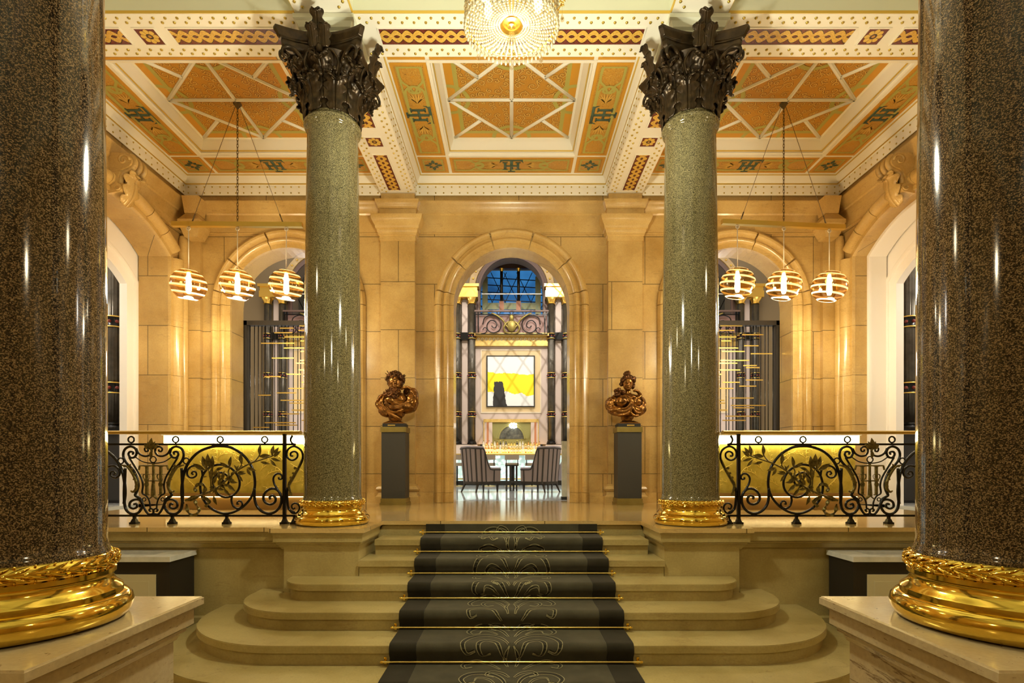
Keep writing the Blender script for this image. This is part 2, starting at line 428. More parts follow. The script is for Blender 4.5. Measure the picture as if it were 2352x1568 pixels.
# ---- pilasters on the end wall
for i, s in enumerate((-1, 1)):
    x0, x1 = s*CX-0.27, s*CX+0.27
    root = thing('trim_%d' % (i+6), (s*CX, YB, 0), kind='structure')
    MB().box((x0, YB-0.12, 0.30), (x1, YB, 4.14)).build('shaft', 'wall stone', root)
    path = [(x0, YB), (x0, YB-0.12), (x1, YB-0.12), (x1, YB)]
    fz = lambda u, v, w: (u, v, w)
    def band(name, prof): MB().sweep(path, [(-o, z) for o, z in prof], fz).build(name, 'moulding stone', root, 30)
    band('capital', [(0.0, 4.14), (0.012, 4.14), (0.012, 4.22), (0.03, 4.23), (0.03, 4.25), (0.045, 4.27), (0.05, 4.31), (0.07, 4.32), (0.075, 4.36), (0.10, 4.40), (0.125, 4.46), (0.13, 4.50), (0.13, 4.52), (0.0, 4.56)])
    band('frieze', [(0.0, 4.56), (0.02, 4.56), (0.02, 4.64), (0.04, 4.65), (0.05, 4.70), (0.075, 4.75), (0.075, 4.78), (0.0, 4.80)])
    band('base', [(0.0, 0.30), (0.03, 0.295), (0.03, 0.27), (0.05, 0.25), (0.065, 0.22), (0.05, 0.19), (0.03, 0.185), (0.04, 0.13), (0.07, 0.10), (0.07, 0.0)])
    MB().box((x0+0.005, YB-0.115, 4.5), (x1-0.005, YB, 4.9)).build('block', 'moulding stone', root)
# stone cornice under the coffers, all round the bay
pc = [(-XS, 3.0), (-XS, YB), (XS, YB), (XS, 3.0)]
prof = [(0, 4.30), (-0.02, 4.30), (-0.02, 4.315), (-0.008, 4.325), (-0.008, 4.60), (-0.025, 4.62), (-0.03, 4.66), (-0.055, 4.70), (-0.06, 4.74), (-0.08, 4.77), (-0.085, 4.80), (0, 4.80)]
struct(MB().sweep(pc, prof, lambda u, v, w: (u, v, w)).build('trim_8', 'moulding stone', None, 30))
# base course along the end wall
for i, (a, b) in enumerate(((-XS, -3.57-1.25), (-3.57+1.25, -CX-0.34), (-CX+0.34, -1.25), (1.25, CX-0.34), (CX+0.34, 3.57-1.25), (3.57+1.25, XS))):
    struct(MB().box((a, YB-0.03, 0), (b, YB, 0.16)).build('baseboard_back', 'moulding stone'))
# corner responds and corbels
for i, s in enumerate((-1, 1)):
    root = thing('trim_%d' % (i+9), (s*XS, YB, 0), kind='structure')
    MB().box((s*XS-0.30 if s > 0 else s*XS, YB-0.08, 0.16), (s*XS if s > 0 else s*XS+0.30, YB, 4.30)).build('pier', 'wall stone', root)
    MB().lathe([(0.07, 0.16), (0.07, 4.1), (0.055, 4.2)], 16, (s*(XS-0.06), YB-0.12, 0)).build('roll', 'moulding stone', root)
    c = (s*(XS-0.26), YB-0.16)
    sq = lambda r: [(c[0]-r, c[1]-r), (c[0]+r, c[1]-r), (c[0]+r, c[1]+r), (c[0]-r, c[1]+r)]
    MB().prism(sq(0.17), 4.34, 4.40).prism(sq(0.10), 4.15, 4.34, sq(0.165)).prism(sq(0.165), 4.40, 4.52, sq(0.09)).prism(sq(0.10), 4.52, 4.78, sq(0.13)).build('corbel', 'moulding stone', root)
# ---- floors, platform
struct(MB().box((-XS, -6, LOB-0.1), (XS, 5.2, LOB)).build('floor', 'step stone'))
plan = [(-XS, 5.08), (-2.24, 5.08), (-2.24, 4.98), (-1.36, 4.98), (-1.36, 5.70), (1.36, 5.70), (1.36, 4.98), (2.24, 4.98), (2.24, 5.08), (XS, 5.08), (XS, 9.06), (-XS, 9.06)]
struct(MB().prism(plan, -0.04, 0.0).build('floor_platform', 'floor stone'))
core = [(-XS, 5.2), (-2.13, 5.2), (-2.13, 5.05), (-1.43, 5.05), (-1.43, 5.74), (1.43, 5.74), (1.43, 5.05), (2.13, 5.05), (2.13, 5.2), (XS, 5.2), (XS, 9.0), (-XS, 9.0)]
struct(MB().prism(core, LOB, -0.04).build('wall_platform', 'step stone'))
LEDGE = [(0.0, -0.04), (0.018, -0.048), (0.018, -0.058), (0.026, -0.062), (0.026, -0.128), (0.045, -0.138), (0.045, -0.15), (0.06, -0.158), (0.075, -0.185), (0.085, -0.20), (0.16, -0.20)]
for i, s in enumerate((-1, 1)):
    pts = [(-XS, 5.08), (-2.24, 5.08), (-2.24, 4.98), (-1.36, 4.98), (-1.36, 5.70)]
    if s > 0: pts = [(-x, y) for x, y in pts][::-1]
    struct(MB().sweep(pts, LEDGE, lambda u, v, w: (u, v, w)).build('trim_%d' % (i+11), 'step stone', None, 25))
    MBb = MB().box((s*5.25 if s < 0 else 2.13, 5.12, LOB), (s*2.13 if s < 0 else 5.25, 5.2, -0.86)); struct(MBb.build('baseboard_left' if s < 0 else 'baseboard_right', 'step stone'))
# ---- stairs
stairs = thing('stone_staircase', (0, 5.7, LOB), 'pale stone staircase with rounded lower steps rising to the platform', 'staircase')
NOSE = {1: 5.34, 2: 5.01, 3: 4.68, 4: 4.33, 5: 3.98, 6: 3.63}
def step_plan(k, inset):
    yn = NOSE[k]+inset
    if k == 1: return [(-1.355, yn), (1.355, yn), (1.355, 5.695), (-1.355, 5.695)]
    if k == 2: return [(-1.425+inset*0.1, yn), (1.425-inset*0.1, yn), (1.425-inset*0.1, 5.695), (-1.425+inset*0.1, 5.695)]
    r = 4.98-yn; q = []
    yb = 5.045 if k == 3 else 5.195; rx = r if k < 6 else 1.22
    for i in range(19):
        a = PI/2*i/18; q.append((1.75+rx*math.sin(a), 4.98-r*math.cos(a)))
    rt = q+[(1.75+rx, yb)]+([] if k == 3 else [(2.14, yb), (2.14, 5.04)])
    return [(-x, y) for x, y in rt[::-1]]+rt
# order so the outline is one loop
for k in range(1, 7):
    z = -0.15*k
    mb = MB()
    mb.prism(step_plan(k, 0.0), z-0.055, z-0.006).prism(step_plan(k, 0.004), z-0.006, z)
    mb.prism(step_plan(k, 0.03), z-0.15, z-0.055)
    mb.build('step', 'step stone', stairs, 30)
# ---- front pedestals of the near columns are things, see columns
# ================================================================== CEILING
ceil = thing('ceiling', (0, 4, 5.4), kind='structure')
BX = [(-CX-0.27, -CX+0.27), (CX-0.27, CX+0.27)]
plain('stud brass', (0.50, 0.36, 0.07), 0.3, 0.8)
def studs(name, pts, up=False, r=0.0155, fn=None):
    """row of gilt domed studs: points with a normal"""
    mb = MB()
    for p, nrm in pts:
        nrm = Vector(nrm); t = nrm.orthogonal().normalized(); b = nrm.cross(t); p = Vector(p); vs = []
        for rr, h in ((1.0, 0.0), (0.75, 0.65)):
            for k in range(6):
                a = PI/3*k; vs.append(p+(t*math.cos(a)+b*math.sin(a))*r*rr+nrm*r*h)
        vs.append(p+nrm*r*0.95)
        mb.add(vs, [(k, (k+1) % 6, 6+(k+1) % 6, 6+k) for k in range(6)]+[(6+k, 6+(k+1) % 6, 12) for k in range(6)])
    return mb.build(name, 'stud brass', ceil, 180)
def soffit_studs(x0, x1, y0, y1, along):
    pts = []
    a0, a1, c0, c1 = (x0, x1, y0, y1) if along == 0 else (y0, y1, x0, x1)
    n = int((a1-a0)/0.115)
    for j, off in enumerate((0.045, 0.098)):
        for side in (0, 1):
            c = c0+off if side == 0 else c1-off
            for i in range(n):
                a = a0+(i+0.5+(0.25 if j else -0.25))*(a1-a0)/n
                pts.append(((a, c, SOF) if along == 0 else (c, a, SOF), (0, 0, -1)))
    return pts
def inset(kind, cx, cy, lx, ly):
    """framed mosaic set into a soffit"""
    mat = {'x': 'guilloche mosaic across', 'y': 'guilloche mosaic along', 'r': 'rosette mosaic'}[kind]
    o = MB().box((cx-lx/2, cy-ly/2, SOF-0.003), (cx+lx/2, cy+ly/2, SOF)).build('mosaic_panel', mat, None, 35, (cx, cy, SOF))
    m = o.matrix_world.copy(); o.parent = ceil; o.location = Vector((cx, cy, SOF))-Vector(ceil.location)
    mb = MB(); w = 0.014
    for (a, b) in (((cx-lx/2-w, cy-ly/2-w), (cx+lx/2+w, cy-ly/2)), ((cx-lx/2-w, cy+ly/2), (cx+lx/2+w, cy+ly/2+w)), ((cx-lx/2-w, cy-ly/2), (cx-lx/2, cy+ly/2)), ((cx+lx/2, cy-ly/2), (cx+lx/2+w, cy+ly/2))):
        mb.box((a[0], a[1], SOF-0.008), (b[0], b[1], SOF))
    mb.build('mosaic_border', 'painted cream', ceil)
def beam(x0, x1, y0, y1, mat='painted cream'):
    return MB().box((x0, y0, SOF), (x1, y1, 5.5)).build('ceiling_beam', mat, ceil)
TY0, TY1 = CY-0.27, CY+0.27
beam(-XS, XS, TY0, TY1)
for x0, x1 in BX: beam(x0, x1, TY1, YB); beam(x0, x1, -2.0, TY0)
beam(-XS, XS, NY-0.27, NY+0.27)
for (x0, x1) in ((-XS+0.1, -CX-0.27), (-CX+0.27, CX-0.27), (CX+0.27, XS-0.1)):
    studs('stud_row', soffit_studs(x0+0.03, x1-0.03, TY0, TY1, 0))
for x0, x1 in BX:
    studs('stud_row', soffit_studs(x0, x1, TY1+0.05, YB-0.13, 1)); studs('stud_row', soffit_studs(x0, x1, NY+0.3, TY0-0.05, 1))
    studs('stud_row', [((x, y, SOF), (0, 0, -1)) for y in (TY0+0.05, TY0+0.10, TY1-0.05, TY1-0.1) for x in [x0+0.06+0.14*i for i in range(4)]])
inset('x', 0, CY, 2.64, 0.20)
for s in (-1, 1):
    inset('x', s*2.80, CY, 1.22, 0.20); inset('r', s*3.645, CY, 0.20, 0.20); inset('x', s*4.50, CY, 1.22, 0.20)
    inset('y', s*1.83, 6.42, 0.19, 0.96); inset('r', s*1.83, 7.205, 0.20, 0.20); inset('y', s*1.83, 7.98, 0.19, 0.96)
def ring(name, x0, x1, y0, y1, prof, mat, sharp=30):
    """moulding run round the inside of a rectangle: profile (inset, z)"""
    mb = MB(); mb.sweep([(x0, y0), (x1, y0), (x1, y1), (x0, y1)], prof, lambda u, v, w: (u, v, w), closed=True)
    return mb.build(name, mat, ceil, sharp)
def glyph(cx, cy, z, rot, h, mat='monogram green', host=None):
    """interlaced T over H painted on a ceiling panel"""
    mb = MB(); ca, sa = math.cos(rot), math.sin(rot)
    def fn(u, v, w): return (cx+(u*ca-v*sa)*h, cy+(u*sa+v*ca)*h, z-w)
    def r(u0, v0, u1, v1, t=0.004): mb.plate([(u0, v0), (u1, v0), (u1, v1), (u0, v1)], fn, 0.0005, t)
    r(-0.52, 0.34, 0.52, 0.46); mb.plate([(-0.52, 0.34), (-0.44, 0.34), (-0.56, 0.18)], fn, 0.0005, 0.004); mb.plate([(0.52, 0.34), (0.44, 0.34), (0.56, 0.18)], fn, 0.0005, 0.004)
    r(-0.07, -0.5, 0.07, 0.34); r(-0.17, -0.56, 0.17, -0.48)
    for s in (-1, 1):
        r(s*0.30-0.06, -0.32, s*0.30+0.06, 0.20, 0.0045); r(s*0.30-0.12, -0.37, s*0.30+0.12, -0.31, 0.0045); r(s*0.30-0.12, 0.19, s*0.30+0.12, 0.25, 0.0045)
    r(-0.26, -0.10, 0.26, 0.0, 0.005)
    return mb.build('monogram', mat, host or ceil, 180)
def border_strips(x0, x1, y0, y1, z, w, mat, name, ins):
    mb = MB(); a, b, c, d = x0+ins, x1-ins, y0+ins, y1-ins
    for lo, hi in (((a, c), (b, c+w)), ((a, d-w), (b, d)), ((a, c+w), (a+w, d-w)), ((b-w, c+w), (b, d-w))):
        mb.box((lo[0], lo[1], z-0.003), (hi[0], hi[1], z))
    return mb.build(name, mat, ceil)
def tube_flat(mb, pts, w, z, dz=0.0):
    """flat painted band along a plan curve"""
    P = cr(pts, 5); vs = []
    for i, p in enumerate(P):
        d = P[min(i+1, len(P)-1)]-P[max(i-1, 0)]; d = d.normalized() if d.length > 1e-9 else Vector((1, 0, 0)); n = Vector((-d.y, d.x, 0))*w/2; zz = z-dz*i/len(P)
        vs += [(p.x+n.x, p.y+n.y, zz), (p.x-n.x, p.y-n.y, zz)]
    mb.add(vs, [(2*i, 2*i+1, 2*i+3, 2*i+2) for i in range(len(P)-1)])
def coffer(x0, x1, y0, y1):
    # riveted side, cove, gilt lines
    ring('coffer_cornice', x0, x1, y0, y1, [(0, SOF+0.001), (0.004, SOF), (0.012, SOF+0.02), (0.012, 5.06), (0.03, 5.065), (0.03, 5.085), (0.045, 5.10), (0.06, 5.15), (0.085, 5.185), (0.10, 5.19), (0.10, 5.21)], 'painted cream')
    ring('gilt_fillet', x0, x1, y0, y1, [(0.029, 5.066), (0.034, 5.064), (0.034, 5.084), (0.030, 5.086)], 'gilt line')
    ring('gilt_fillet', x0, x1, y0, y1, [(0.084, 5.184), (0.088, 5.18), (0.099, 5.186), (0.10, 5.19)], 'gilt line')
    pts = []
    for zz in (SOF+0.035, 5.035):
        for (a0, a1, f) in ((x0, x1, lambda a: ((a, y1-0.012, zz), (0, -1, 0))), (y0, y1, lambda a: ((x0+0.012, a, zz), (1, 0, 0))), (y0, y1, lambda a: ((x1-0.012, a, zz), (-1, 0, 0)))):
            n = int((a1-a0)/0.125)
            pts += [f(a0+(i+0.5)*(a1-a0)/n) for i in range(n)]
    studs('stud_row', pts, r=0.013)
    # flat band of painted panels
    I0, I1, ZB = 0.10, 0.55, 5.21
    ring('panel_band', x0, x1, y0, y1, [(I0, ZB), (I1, ZB)], 'painted cream')
    X = [x0+I0+0.02, x0+I1-0.005, x0+I1+0.045, x1-I1-0.045, x1-I1+0.005, x1-I0-0.02]
    Y = [y0+I0+0.02, y0+I1-0.005, y0+I1+0.045, y1-I1-0.045, y1-I1+0.005, y1-I0-0.02]
    for i, (xa, xb) in enumerate(((X[0], X[1]), (X[2], X[3]), (X[4], X[5]))):
        for j, (ya, yb) in enumerate(((Y[0], Y[1]), (Y[2], Y[3]), (Y[4], Y[5]))):
            if i == 1 and j == 1: continue
            z = ZB-0.004
            MB().box((xa, ya, z), (xb, yb, ZB+0.002)).build('painted_panel', 'painted border', ceil)
            border_strips(xa, xb, ya, yb, z-0.0005, 0.035, 'ochre paint', 'panel_border', 0.0)
            border_strips(xa, xb, ya, yb, z-0.001, 0.022, 'green paint', 'panel_border', 0.06)
            border_strips(xa, xb, ya, yb, z-0.001, 0.006, 'painted arabesque', 'panel_border', 0.035)
            cx, cy = (xa+xb)/2, (ya+yb)/2
            if i == 1 or j == 1:
                # strapwork knots at both ends of the cartouche
                mb = MB(); L2 = ((xb-xa) if i == 1 else (yb-ya))/2; W2 = ((yb-ya) if i == 1 else (xb-xa))/2
                for s in (-1, 1):
                    for q in (-1, 1):
                        c = [(s*(L2-0.07), q*(W2-0.08)), (s*(L2-0.28), q*(W2-0.08)), (s*(L2-0.38), q*(W2-0.15)), (s*(L2-0.50), 0), (s*(L2-0.46), -q*0.07), (s*(L2-0.38), 0), (s*(L2-0.44), q*0.10), (s*(L2-0.56), q*(W2-0.09)), (0, q*(W2-0.085))]
                        c = [(u, v) if i == 1 else (v, u) for u, v in c]
                        tube_flat(mb, [(cx+u, cy+v, 0) for u, v in c], 0.03, z-0.0045-0.0005*(q+1)-0.00025*(s+1), 0.0004)
                mb.build('strapwork', 'green paint', ceil, 180)
                rot = 0 if j == 2 else PI if (i == 1 and j == 0) else (PI/2 if i == 0 else -PI/2)
                fan = MB(); fo = MB()
                for s in (-1, 1):
                    for k in range(-4, 5):
                        a = k*0.27; L1 = 0.30-0.03*abs(k); u0 = s*(0.17+0.02*abs(k))
                        d = (s*math.cos(a), math.sin(a)*0.75); nn = (-d[1], d[0]); w_ = 0.013
                        for mbx, gr, zz in ((fo, 1.25, z-0.0025), (fan, 1.0, z-0.0034)):
                            pts_ = [(u0, 0), (u0+d[0]*L1*0.55+nn[0]*w_*gr, d[1]*L1*0.55+nn[1]*w_*gr), (u0+d[0]*L1*(0.97+0.04*gr), d[1]*L1*(0.97+0.04*gr)), (u0+d[0]*L1*0.55-nn[0]*w_*gr, d[1]*L1*0.55-nn[1]*w_*gr)]
                            pts_ = [(cx+u, cy+v) if i == 1 else (cx+v, cy+u) for u, v in pts_]
                            mbx.add([(u, v, zz) for u, v in pts_], [(0, 1, 2, 3)])
                fo.build('leaf_outline_pattern', 'scroll outline', ceil, 180); fan.build('leaf_pattern', 'scroll ochre', ceil, 180)
                # upright as seen from the room centre
                rot = {(1, 2): PI, (1, 0): 0, (0, 1): -PI/2, (2, 1): PI/2}[(i, j)]
                glyph(cx, cy, z-0.002, rot, 0.33)
            else:
                mb = MB()
                for k in range(8):
                    a = PI/4*k; r1, wd = (0.15, 0.030) if k % 2 == 0 else (0.10, 0.03)
                    d = Vector((math.cos(a), math.sin(a), 0)); n = Vector((-d.y, d.x, 0)); c = Vector((cx, cy, z-0.004))
                    mb.add([c+d*0.03, c+d*r1*0.55+n*wd, c+d*r1*0.8+n*wd*0.5, c+d*r1, c+d*r1*0.8-n*wd*0.5, c+d*r1*0.55-n*wd], [tuple(range(6))])
                mb.build('painted_flower', 'monogram green', ceil, 180)
    # ribs on the band and the moulded step up to the centre panel
    ring('coffer_moulding', x0, x1, y0, y1, [(I1, ZB+0.003), (I1, ZB-0.012), (I1+0.04, ZB-0.012), (I1+0.045, ZB+0.01), (I1+0.06, ZB+0.02), (I1+0.06, ZB+0.045), (I1+0.075, ZB+0.055), (I1+0.085, ZB+0.10), (I1+0.115, ZB+0.15), (I1+0.12, ZB+0.19), (I1+0.15, ZB+0.195), (I1+0.15, ZB+0.20)], 'painted cream')
    ring('gilt_fillet', x0, x1, y0, y1, [(I1+0.062, ZB+0.043), (I1+0.066, ZB+0.04), (I1+0.075, ZB+0.05), (I1+0.075, ZB+0.056)], 'gilt line')
    a0, a1, b0, b1 = x0+I1+0.15, x1-I1-0.15, y0+I1+0.15, y1-I1-0.15
    z = ZB+0.20; cx, cy = (a0+a1)/2, (b0+b1)/2
    MB().box((a0, b0, z), (a1, b1, z+0.03)).build('centre_panel', 'painted arabesque', ceil)
    border_strips(a0, a1, b0, b1, z-0.0005, 0.10, 'ochre paint', 'panel_border', 0.0)
    border_strips(a0, a1, b0, b1, z-0.001, 0.055, 'green paint', 'panel_border', 0.10)
    for (px, py, q0) in ((a0, cy, -90), (a1, cy, 90), (cx, b0, 0), (cx, b1, 180)):
        mb = MB(); tube_flat(mb, [(px+0.26*math.cos(math.radians(q0+t)), py+0.26*math.sin(math.radians(q0+t)), 0) for t in range(0, 181, 15)], 0.055, z-0.0052)
        mb.build('painted_arc', 'green paint', ceil, 180)
    # stencilled arabesques: scrolls growing in every facet between the ribs
    dk, lt = MB(), MB(); rr = random.Random(int((x0+9)*100))
    def facet(A, B_, C_, n):
        A, B_, C_ = [Vector((*p, 0)) for p in (A, B_, C_)]; done = []; tries = 0
        nrm = lambda p, q, v: abs((q-p).cross(v-p).z)/(q-p).length
        while len(done) < n and tries < 900:
            tries += 1; u, v = rr.random(), rr.random()
            if u+v > 1: u, v = 1-u, 1-v
            p = A+(B_-A)*u+(C_-A)*v; r = min(nrm(A, B_, p), nrm(B_, C_, p), nrm(C_, A, p))-0.035
            if r < 0.024: continue
            r = min(r, rr.uniform(0.035, 0.08))
            if any((p-o).length < (r+q)*1.02 for o, q in done): continue
            done.append((p, r)); a0 = rr.uniform(0, 2*PI); sg = rr.choice((-1, 1))
            sp = [p+Vector((math.cos(a0+sg*t*0.75), math.sin(a0+sg*t*0.75), 0))*r*(1-t/11.5) for t in range(11)]
            tail = [sp[0]+Vector((math.cos(a0-sg*0.9), math.sin(a0-sg*0.9), 0))*r*0.55]
            tube_flat(dk, tail+sp, 0.024, z-0.0012-0.00002*len(done)); tube_flat(lt, tail+sp, 0.0145, z-0.0024-0.00002*len(done))
            for t in (1, 3, 5):
                e = sp[t]+(sp[t]-p).normalized()*r*0.34+Vector((rr.uniform(-.01, .01), rr.uniform(-.01, .01), 0))
                tube_flat(dk, [sp[t], (sp[t]+e)/2+Vector((0.006, 0.004, 0)), e], 0.018, z-0.0011); tube_flat(lt, [sp[t], (sp[t]+e)/2+Vector((0.006, 0.004, 0)), e], 0.010, z-0.0022)
    M_ = [(cx, b0), (a1, cy), (cx, b1), (a0, cy)]; K_ = [(a1, b0), (a1, b1), (a0, b1), (a0, b0)]
    for i in range(4):
        p, q = M_[i], M_[(i+1) % 4]; h = ((p[0]+q[0])/2, (p[1]+q[1])/2)
        facet((cx, cy), p, q, 30)
        kk = K_[i]; kc = (kk[0]+(cx-kk[0])*0.13, kk[1]+(cy-kk[1])*0.13); facet(p, h, kc, 9); facet(q, h, kc, 9)
    dk.build('scroll_outline_pattern', 'scroll outline', ceil, 180); lt.build('scroll_pattern', 'scroll ochre', ceil, 180)
    rib = MB()
    def rb(p, q): rib.bar((*p, z-0.008), (*q, z-0.008), 0.022, 0.03).bar((*p, z-0.004), (*q, z-0.004), 0.05, 0.014)
    mids = [(cx, b0), (a1, cy), (cx, b1), (a0, cy)]; cor = [(a1, b0), (a1, b1), (a0, b1), (a0, b0)]
    rb((a0, cy), (a1, cy)); rb((cx, b0), (cx, b1))
    for i in range(4):
        p, q = mids[i], mids[(i+1) % 4]; rb(p, q); rb(((p[0]+q[0])/2, (p[1]+q[1])/2), cor[i])
    rib.build('rib_lattice', 'painted cream', ceil, 180)
coffer(-CX+0.27, CX-0.27, 5.60, 8.63)
coffer(-XS+0.03, -CX-0.27, 5.60, 8.63)
coffer(CX+0.27, XS-0.03, 5.60, 8.63)
# plain vaults of the front bays
for (x0, x1) in ((-XS, -CX-0.27), (-CX+0.27, CX-0.27), (CX+0.27, XS)):
    for (y0, y1) in ((NY+0.27, TY0), (-6.0, NY-0.27)):
        ring('coffer_cornice', x0, x1, y0, y1, [(0, SOF+0.002), (0.012, SOF+0.02), (0.012, 5.06), (0.03, 5.065), (0.03, 5.085), (0.06, 5.15), (0.10, 5.19), (0.12, 5.40)], 'painted pale green')
        ring('gilt_fillet', x0, x1, y0, y1, [(0.0005, SOF+0.003), (0.006, SOF+0.003), (0.014, SOF+0.022), (0.011, SOF+0.024)], 'gilt line')
        MB().box((x0, y0, 5.40), (x1, y1, 5.45)).build('ceiling_panel', 'painted pale green', ceil)
MB().box((-XS-0.5, -6.2, 5.5), (XS+0.5, 9.1, 5.6)).build('ceiling_slab', 'painted cream', ceil)
# ================================================================== COLUMNS
def leaf_mesh(ctrl, W, lobes=5, name='acanthus_leaf', parent=None, mat='dark bronze', ribs=3, wrap=0.25, thick=0.010):
    """acanthus leaf rising along the control line (radius, height) in the +x plane, lobed edge, ribbed, tip rolled outward"""
    cl = cr([(r, 0, z) for r, z in ctrl], 7); n = len(cl)-1; mb = MB(); vs = []; T = 20
    for i, p in enumerate(cl):
        s = i/n; tg = (cl[min(i+1, n)]-cl[max(i-1, 0)]).normalized(); nr = Vector((tg.z, 0, -tg.x))
        env = (0.70+0.38*math.sin(PI*min(1, s*1.2)))*(1-0.75*max(0, (s-0.72)/0.28)**1.6)
        saw = (s*lobes) % 1.0; cut = 0.62+0.38*math.sin(PI*min(1, saw*1.15+0.05))
        for j in range(T+1):
            t = -1+2*j/T; at_ = abs(t)
            w = W*env*(1-(1-cut)*max(0, at_-0.25)/0.75)
            vein = abs(math.sin(PI*(at_*2.5+0.9*saw*at_)))
            d = -wrap*w*t*t+W*(0.13*(1-at_)**2+0.09*vein*(0.35+0.65*s)-0.10*math.exp(-(at_/0.07)**2))+0.05*W*math.sin(2*PI*saw)*at_
            vs.append(p+nr*d+tg*(0.10*W*at_*at_*(1 if s < 0.8 else 0.3))+Vector((0, w*t, 0)))
    fs = [(i*(T+1)+j, i*(T+1)+j+1, (i+1)*(T+1)+j+1, (i+1)*(T+1)+j) for i in range(n) for j in range(T)]
    mb.add(vs, fs)
    return mb, thick
def put_leaf(spec, root, par, name='acanthus_leaf', mat='dark bronze'):
    mb, th = spec
    o = MB(); o.v = [tuple(Vector(v)+ORG[root.name]) for v in mb.v]; o.f = mb.f
    ob = o.build(name, mat, root, 55); ob.parent = par
    md = ob.modifiers.new('thick', 'SOLIDIFY'); md.thickness = th
    return ob
def ring_copies(ob, n, a0, par):
    ob.rotation_euler.z = a0
    for k in range(1, n):
        c = ob.copy(); C.objects.link(c); c.parent = par; c.rotation_euler.z = a0+2*PI*k/n; ORG[c.name] = ORG[ob.name]
def make_column(loc, gran, label, capital=True):
    x, y = loc
    root = thing('granite_column', (x, y, 0), label, 'column', 'granite columns of the hall')
    c = (x, y, 0)
    MB().lathe([(0.286, 0.235), (0.288, 0.25), (0.284, 0.262), (0.279, 0.275), (0.2765, 0.30), (0.276, 0.6), (0.274, 1.4), (0.266, 2.4), (0.254, 3.3), (0.245, 3.88), (0.247, 3.905), (0.252, 3.915), (0.262, 3.92), (0.266, 3.93), (0.275, 3.945), (0.279, 3.96), (0.275, 3.98), (0.262, 3.992), (0.256, 4.0), (0.252, 4.02)], 72, c).build('shaft', gran, root, 50)
    b = MB().lathe([(0.325, 0), (0.345, 0.008), (0.3575, 0.03), (0.361, 0.05), (0.357, 0.072), (0.343, 0.088), (0.328, 0.092), (0.3275, 0.098), (0.3275, 0.112), (0.322, 0.118), (0.309, 0.128), (0.300, 0.142), (0.296, 0.158), (0.299, 0.166), (0.305, 0.170), (0.305, 0.186), (0.298, 0.190), (0.296, 0.20)], 80, c).build('brass_base', 'polished brass', root, 40)
    lb = MB(); NU = 36
    prof = [(0.292, 0.19)]+[(0.292+0.018*math.sin(PI*t/10), 0.195+0.048*t/10) for t in range(11)]+[(0.286, 0.246)]
    lb.lathe(prof, 96, c, caps=False)
    def band_pt(th, ph, lift): rr_ = 0.290+(0.020+lift)*math.cos(ph); return Vector((x+rr_*math.cos(th), y+rr_*math.sin(th), 0.219+(0.025+lift)*math.sin(ph)))
    for k in range(NU):
        th = 2*PI*k/NU; dth = 2*PI/NU
        for sg in (-1, 1):
            # overlapping bay leaves, tip to the right, two to each unit, and a berry between
            P0 = band_pt(th, sg*0.15, 0.001); P1 = band_pt(th+dth*0.62, sg*0.55, 0.004); P2 = band_pt(th+dth*1.1, sg*1.15, 0.0015)
            lb.tube(cr([P0, P1, P2], 4), [0.002, 0.0055, 0.0075, 0.0085, 0.0085, 0.007, 0.005, 0.003, 0.001], 8, flat=0.55)
        lb.ell(band_pt(th+dth*0.85, 0.0, 0.004), 0.0058, 8, 6); lb.ell(band_pt(th+dth*0.35, 1.2, 0.002), 0.0045, 8, 6); lb.ell(band_pt(th+dth*0.35, -1.2, 0.002), 0.0045, 8, 6)
    lb = lb.build('leaf_band', 'polished brass', root, 60)
    if not capital: return root
    cap = MB().lathe([(0.250, 4.015), (0.252, 4.1), (0.258, 4.25), (0.275, 4.38), (0.32, 4.48), (0.355, 4.53)], 40, c).build('capital', 'dark bronze', root, 60)
    low = put_leaf(leaf_mesh([(0.258, 4.005), (0.268, 4.10), (0.285, 4.20), (0.325, 4.265), (0.372, 4.275), (0.392, 4.245), (0.385, 4.215)], 0.104, 7), root, cap); ring_copies(low, 8, PI/8, cap)
    up = put_leaf(leaf_mesh([(0.262, 4.10), (0.275, 4.25), (0.305, 4.35), (0.36, 4.41), (0.418, 4.425), (0.44, 4.395), (0.43, 4.365)], 0.092, 7), root, cap); ring_copies(up, 8, 0, cap)
    O = Vector((x, y, 0))
    for sgn in (-1, 1):
        mb = MB(); pth = [(0.275, 4.27), (0.31, 4.40), (0.385, 4.495), (0.46, 4.525), (0.512, 4.49), (0.512, 4.44), (0.475, 4.425), (0.455, 4.455), (0.478, 4.475)]
        P = [O+Vector((r, sgn*(0.075-0.075*min(1, i/4)+0.028), z)) for i, (r, z) in enumerate(pth)]
        P = cr(P, 4); m = len(P)
        mb.tube(P, [0.020-0.010*i/m for i in range(m)], 8)
        v = mb.build('volute', 'dark bronze', root, 180); v.parent = cap; ring_copies(v, 4, PI/4, cap)
        mb = MB(); pth = [(0.31, 0.13, 4.30), (0.33, 0.16, 4.40), (0.352, 0.12, 4.485), (0.365, 0.07, 4.50), (0.37, 0.045, 4.465), (0.368, 0.065, 4.435), (0.366, 0.085, 4.455)]
        P = cr([O+Vector((r, sgn*t, z)) for r, t, z in pth], 4)
        v = mb.tube(P, [0.013-0.006*i/len(P) for i in range(len(P))], 7).build('helix_scroll', 'dark bronze', root, 180); v.parent = cap; ring_copies(v, 4, 0, cap)
    e = MB().ell(O+Vector((0.378, 0, 4.495)), (0.036, 0.034, 0.055), 12, 8).build('egg', 'dark bronze', root, 180); e.parent = cap; ring_copies(e, 4, 0, cap)
    g = MB()
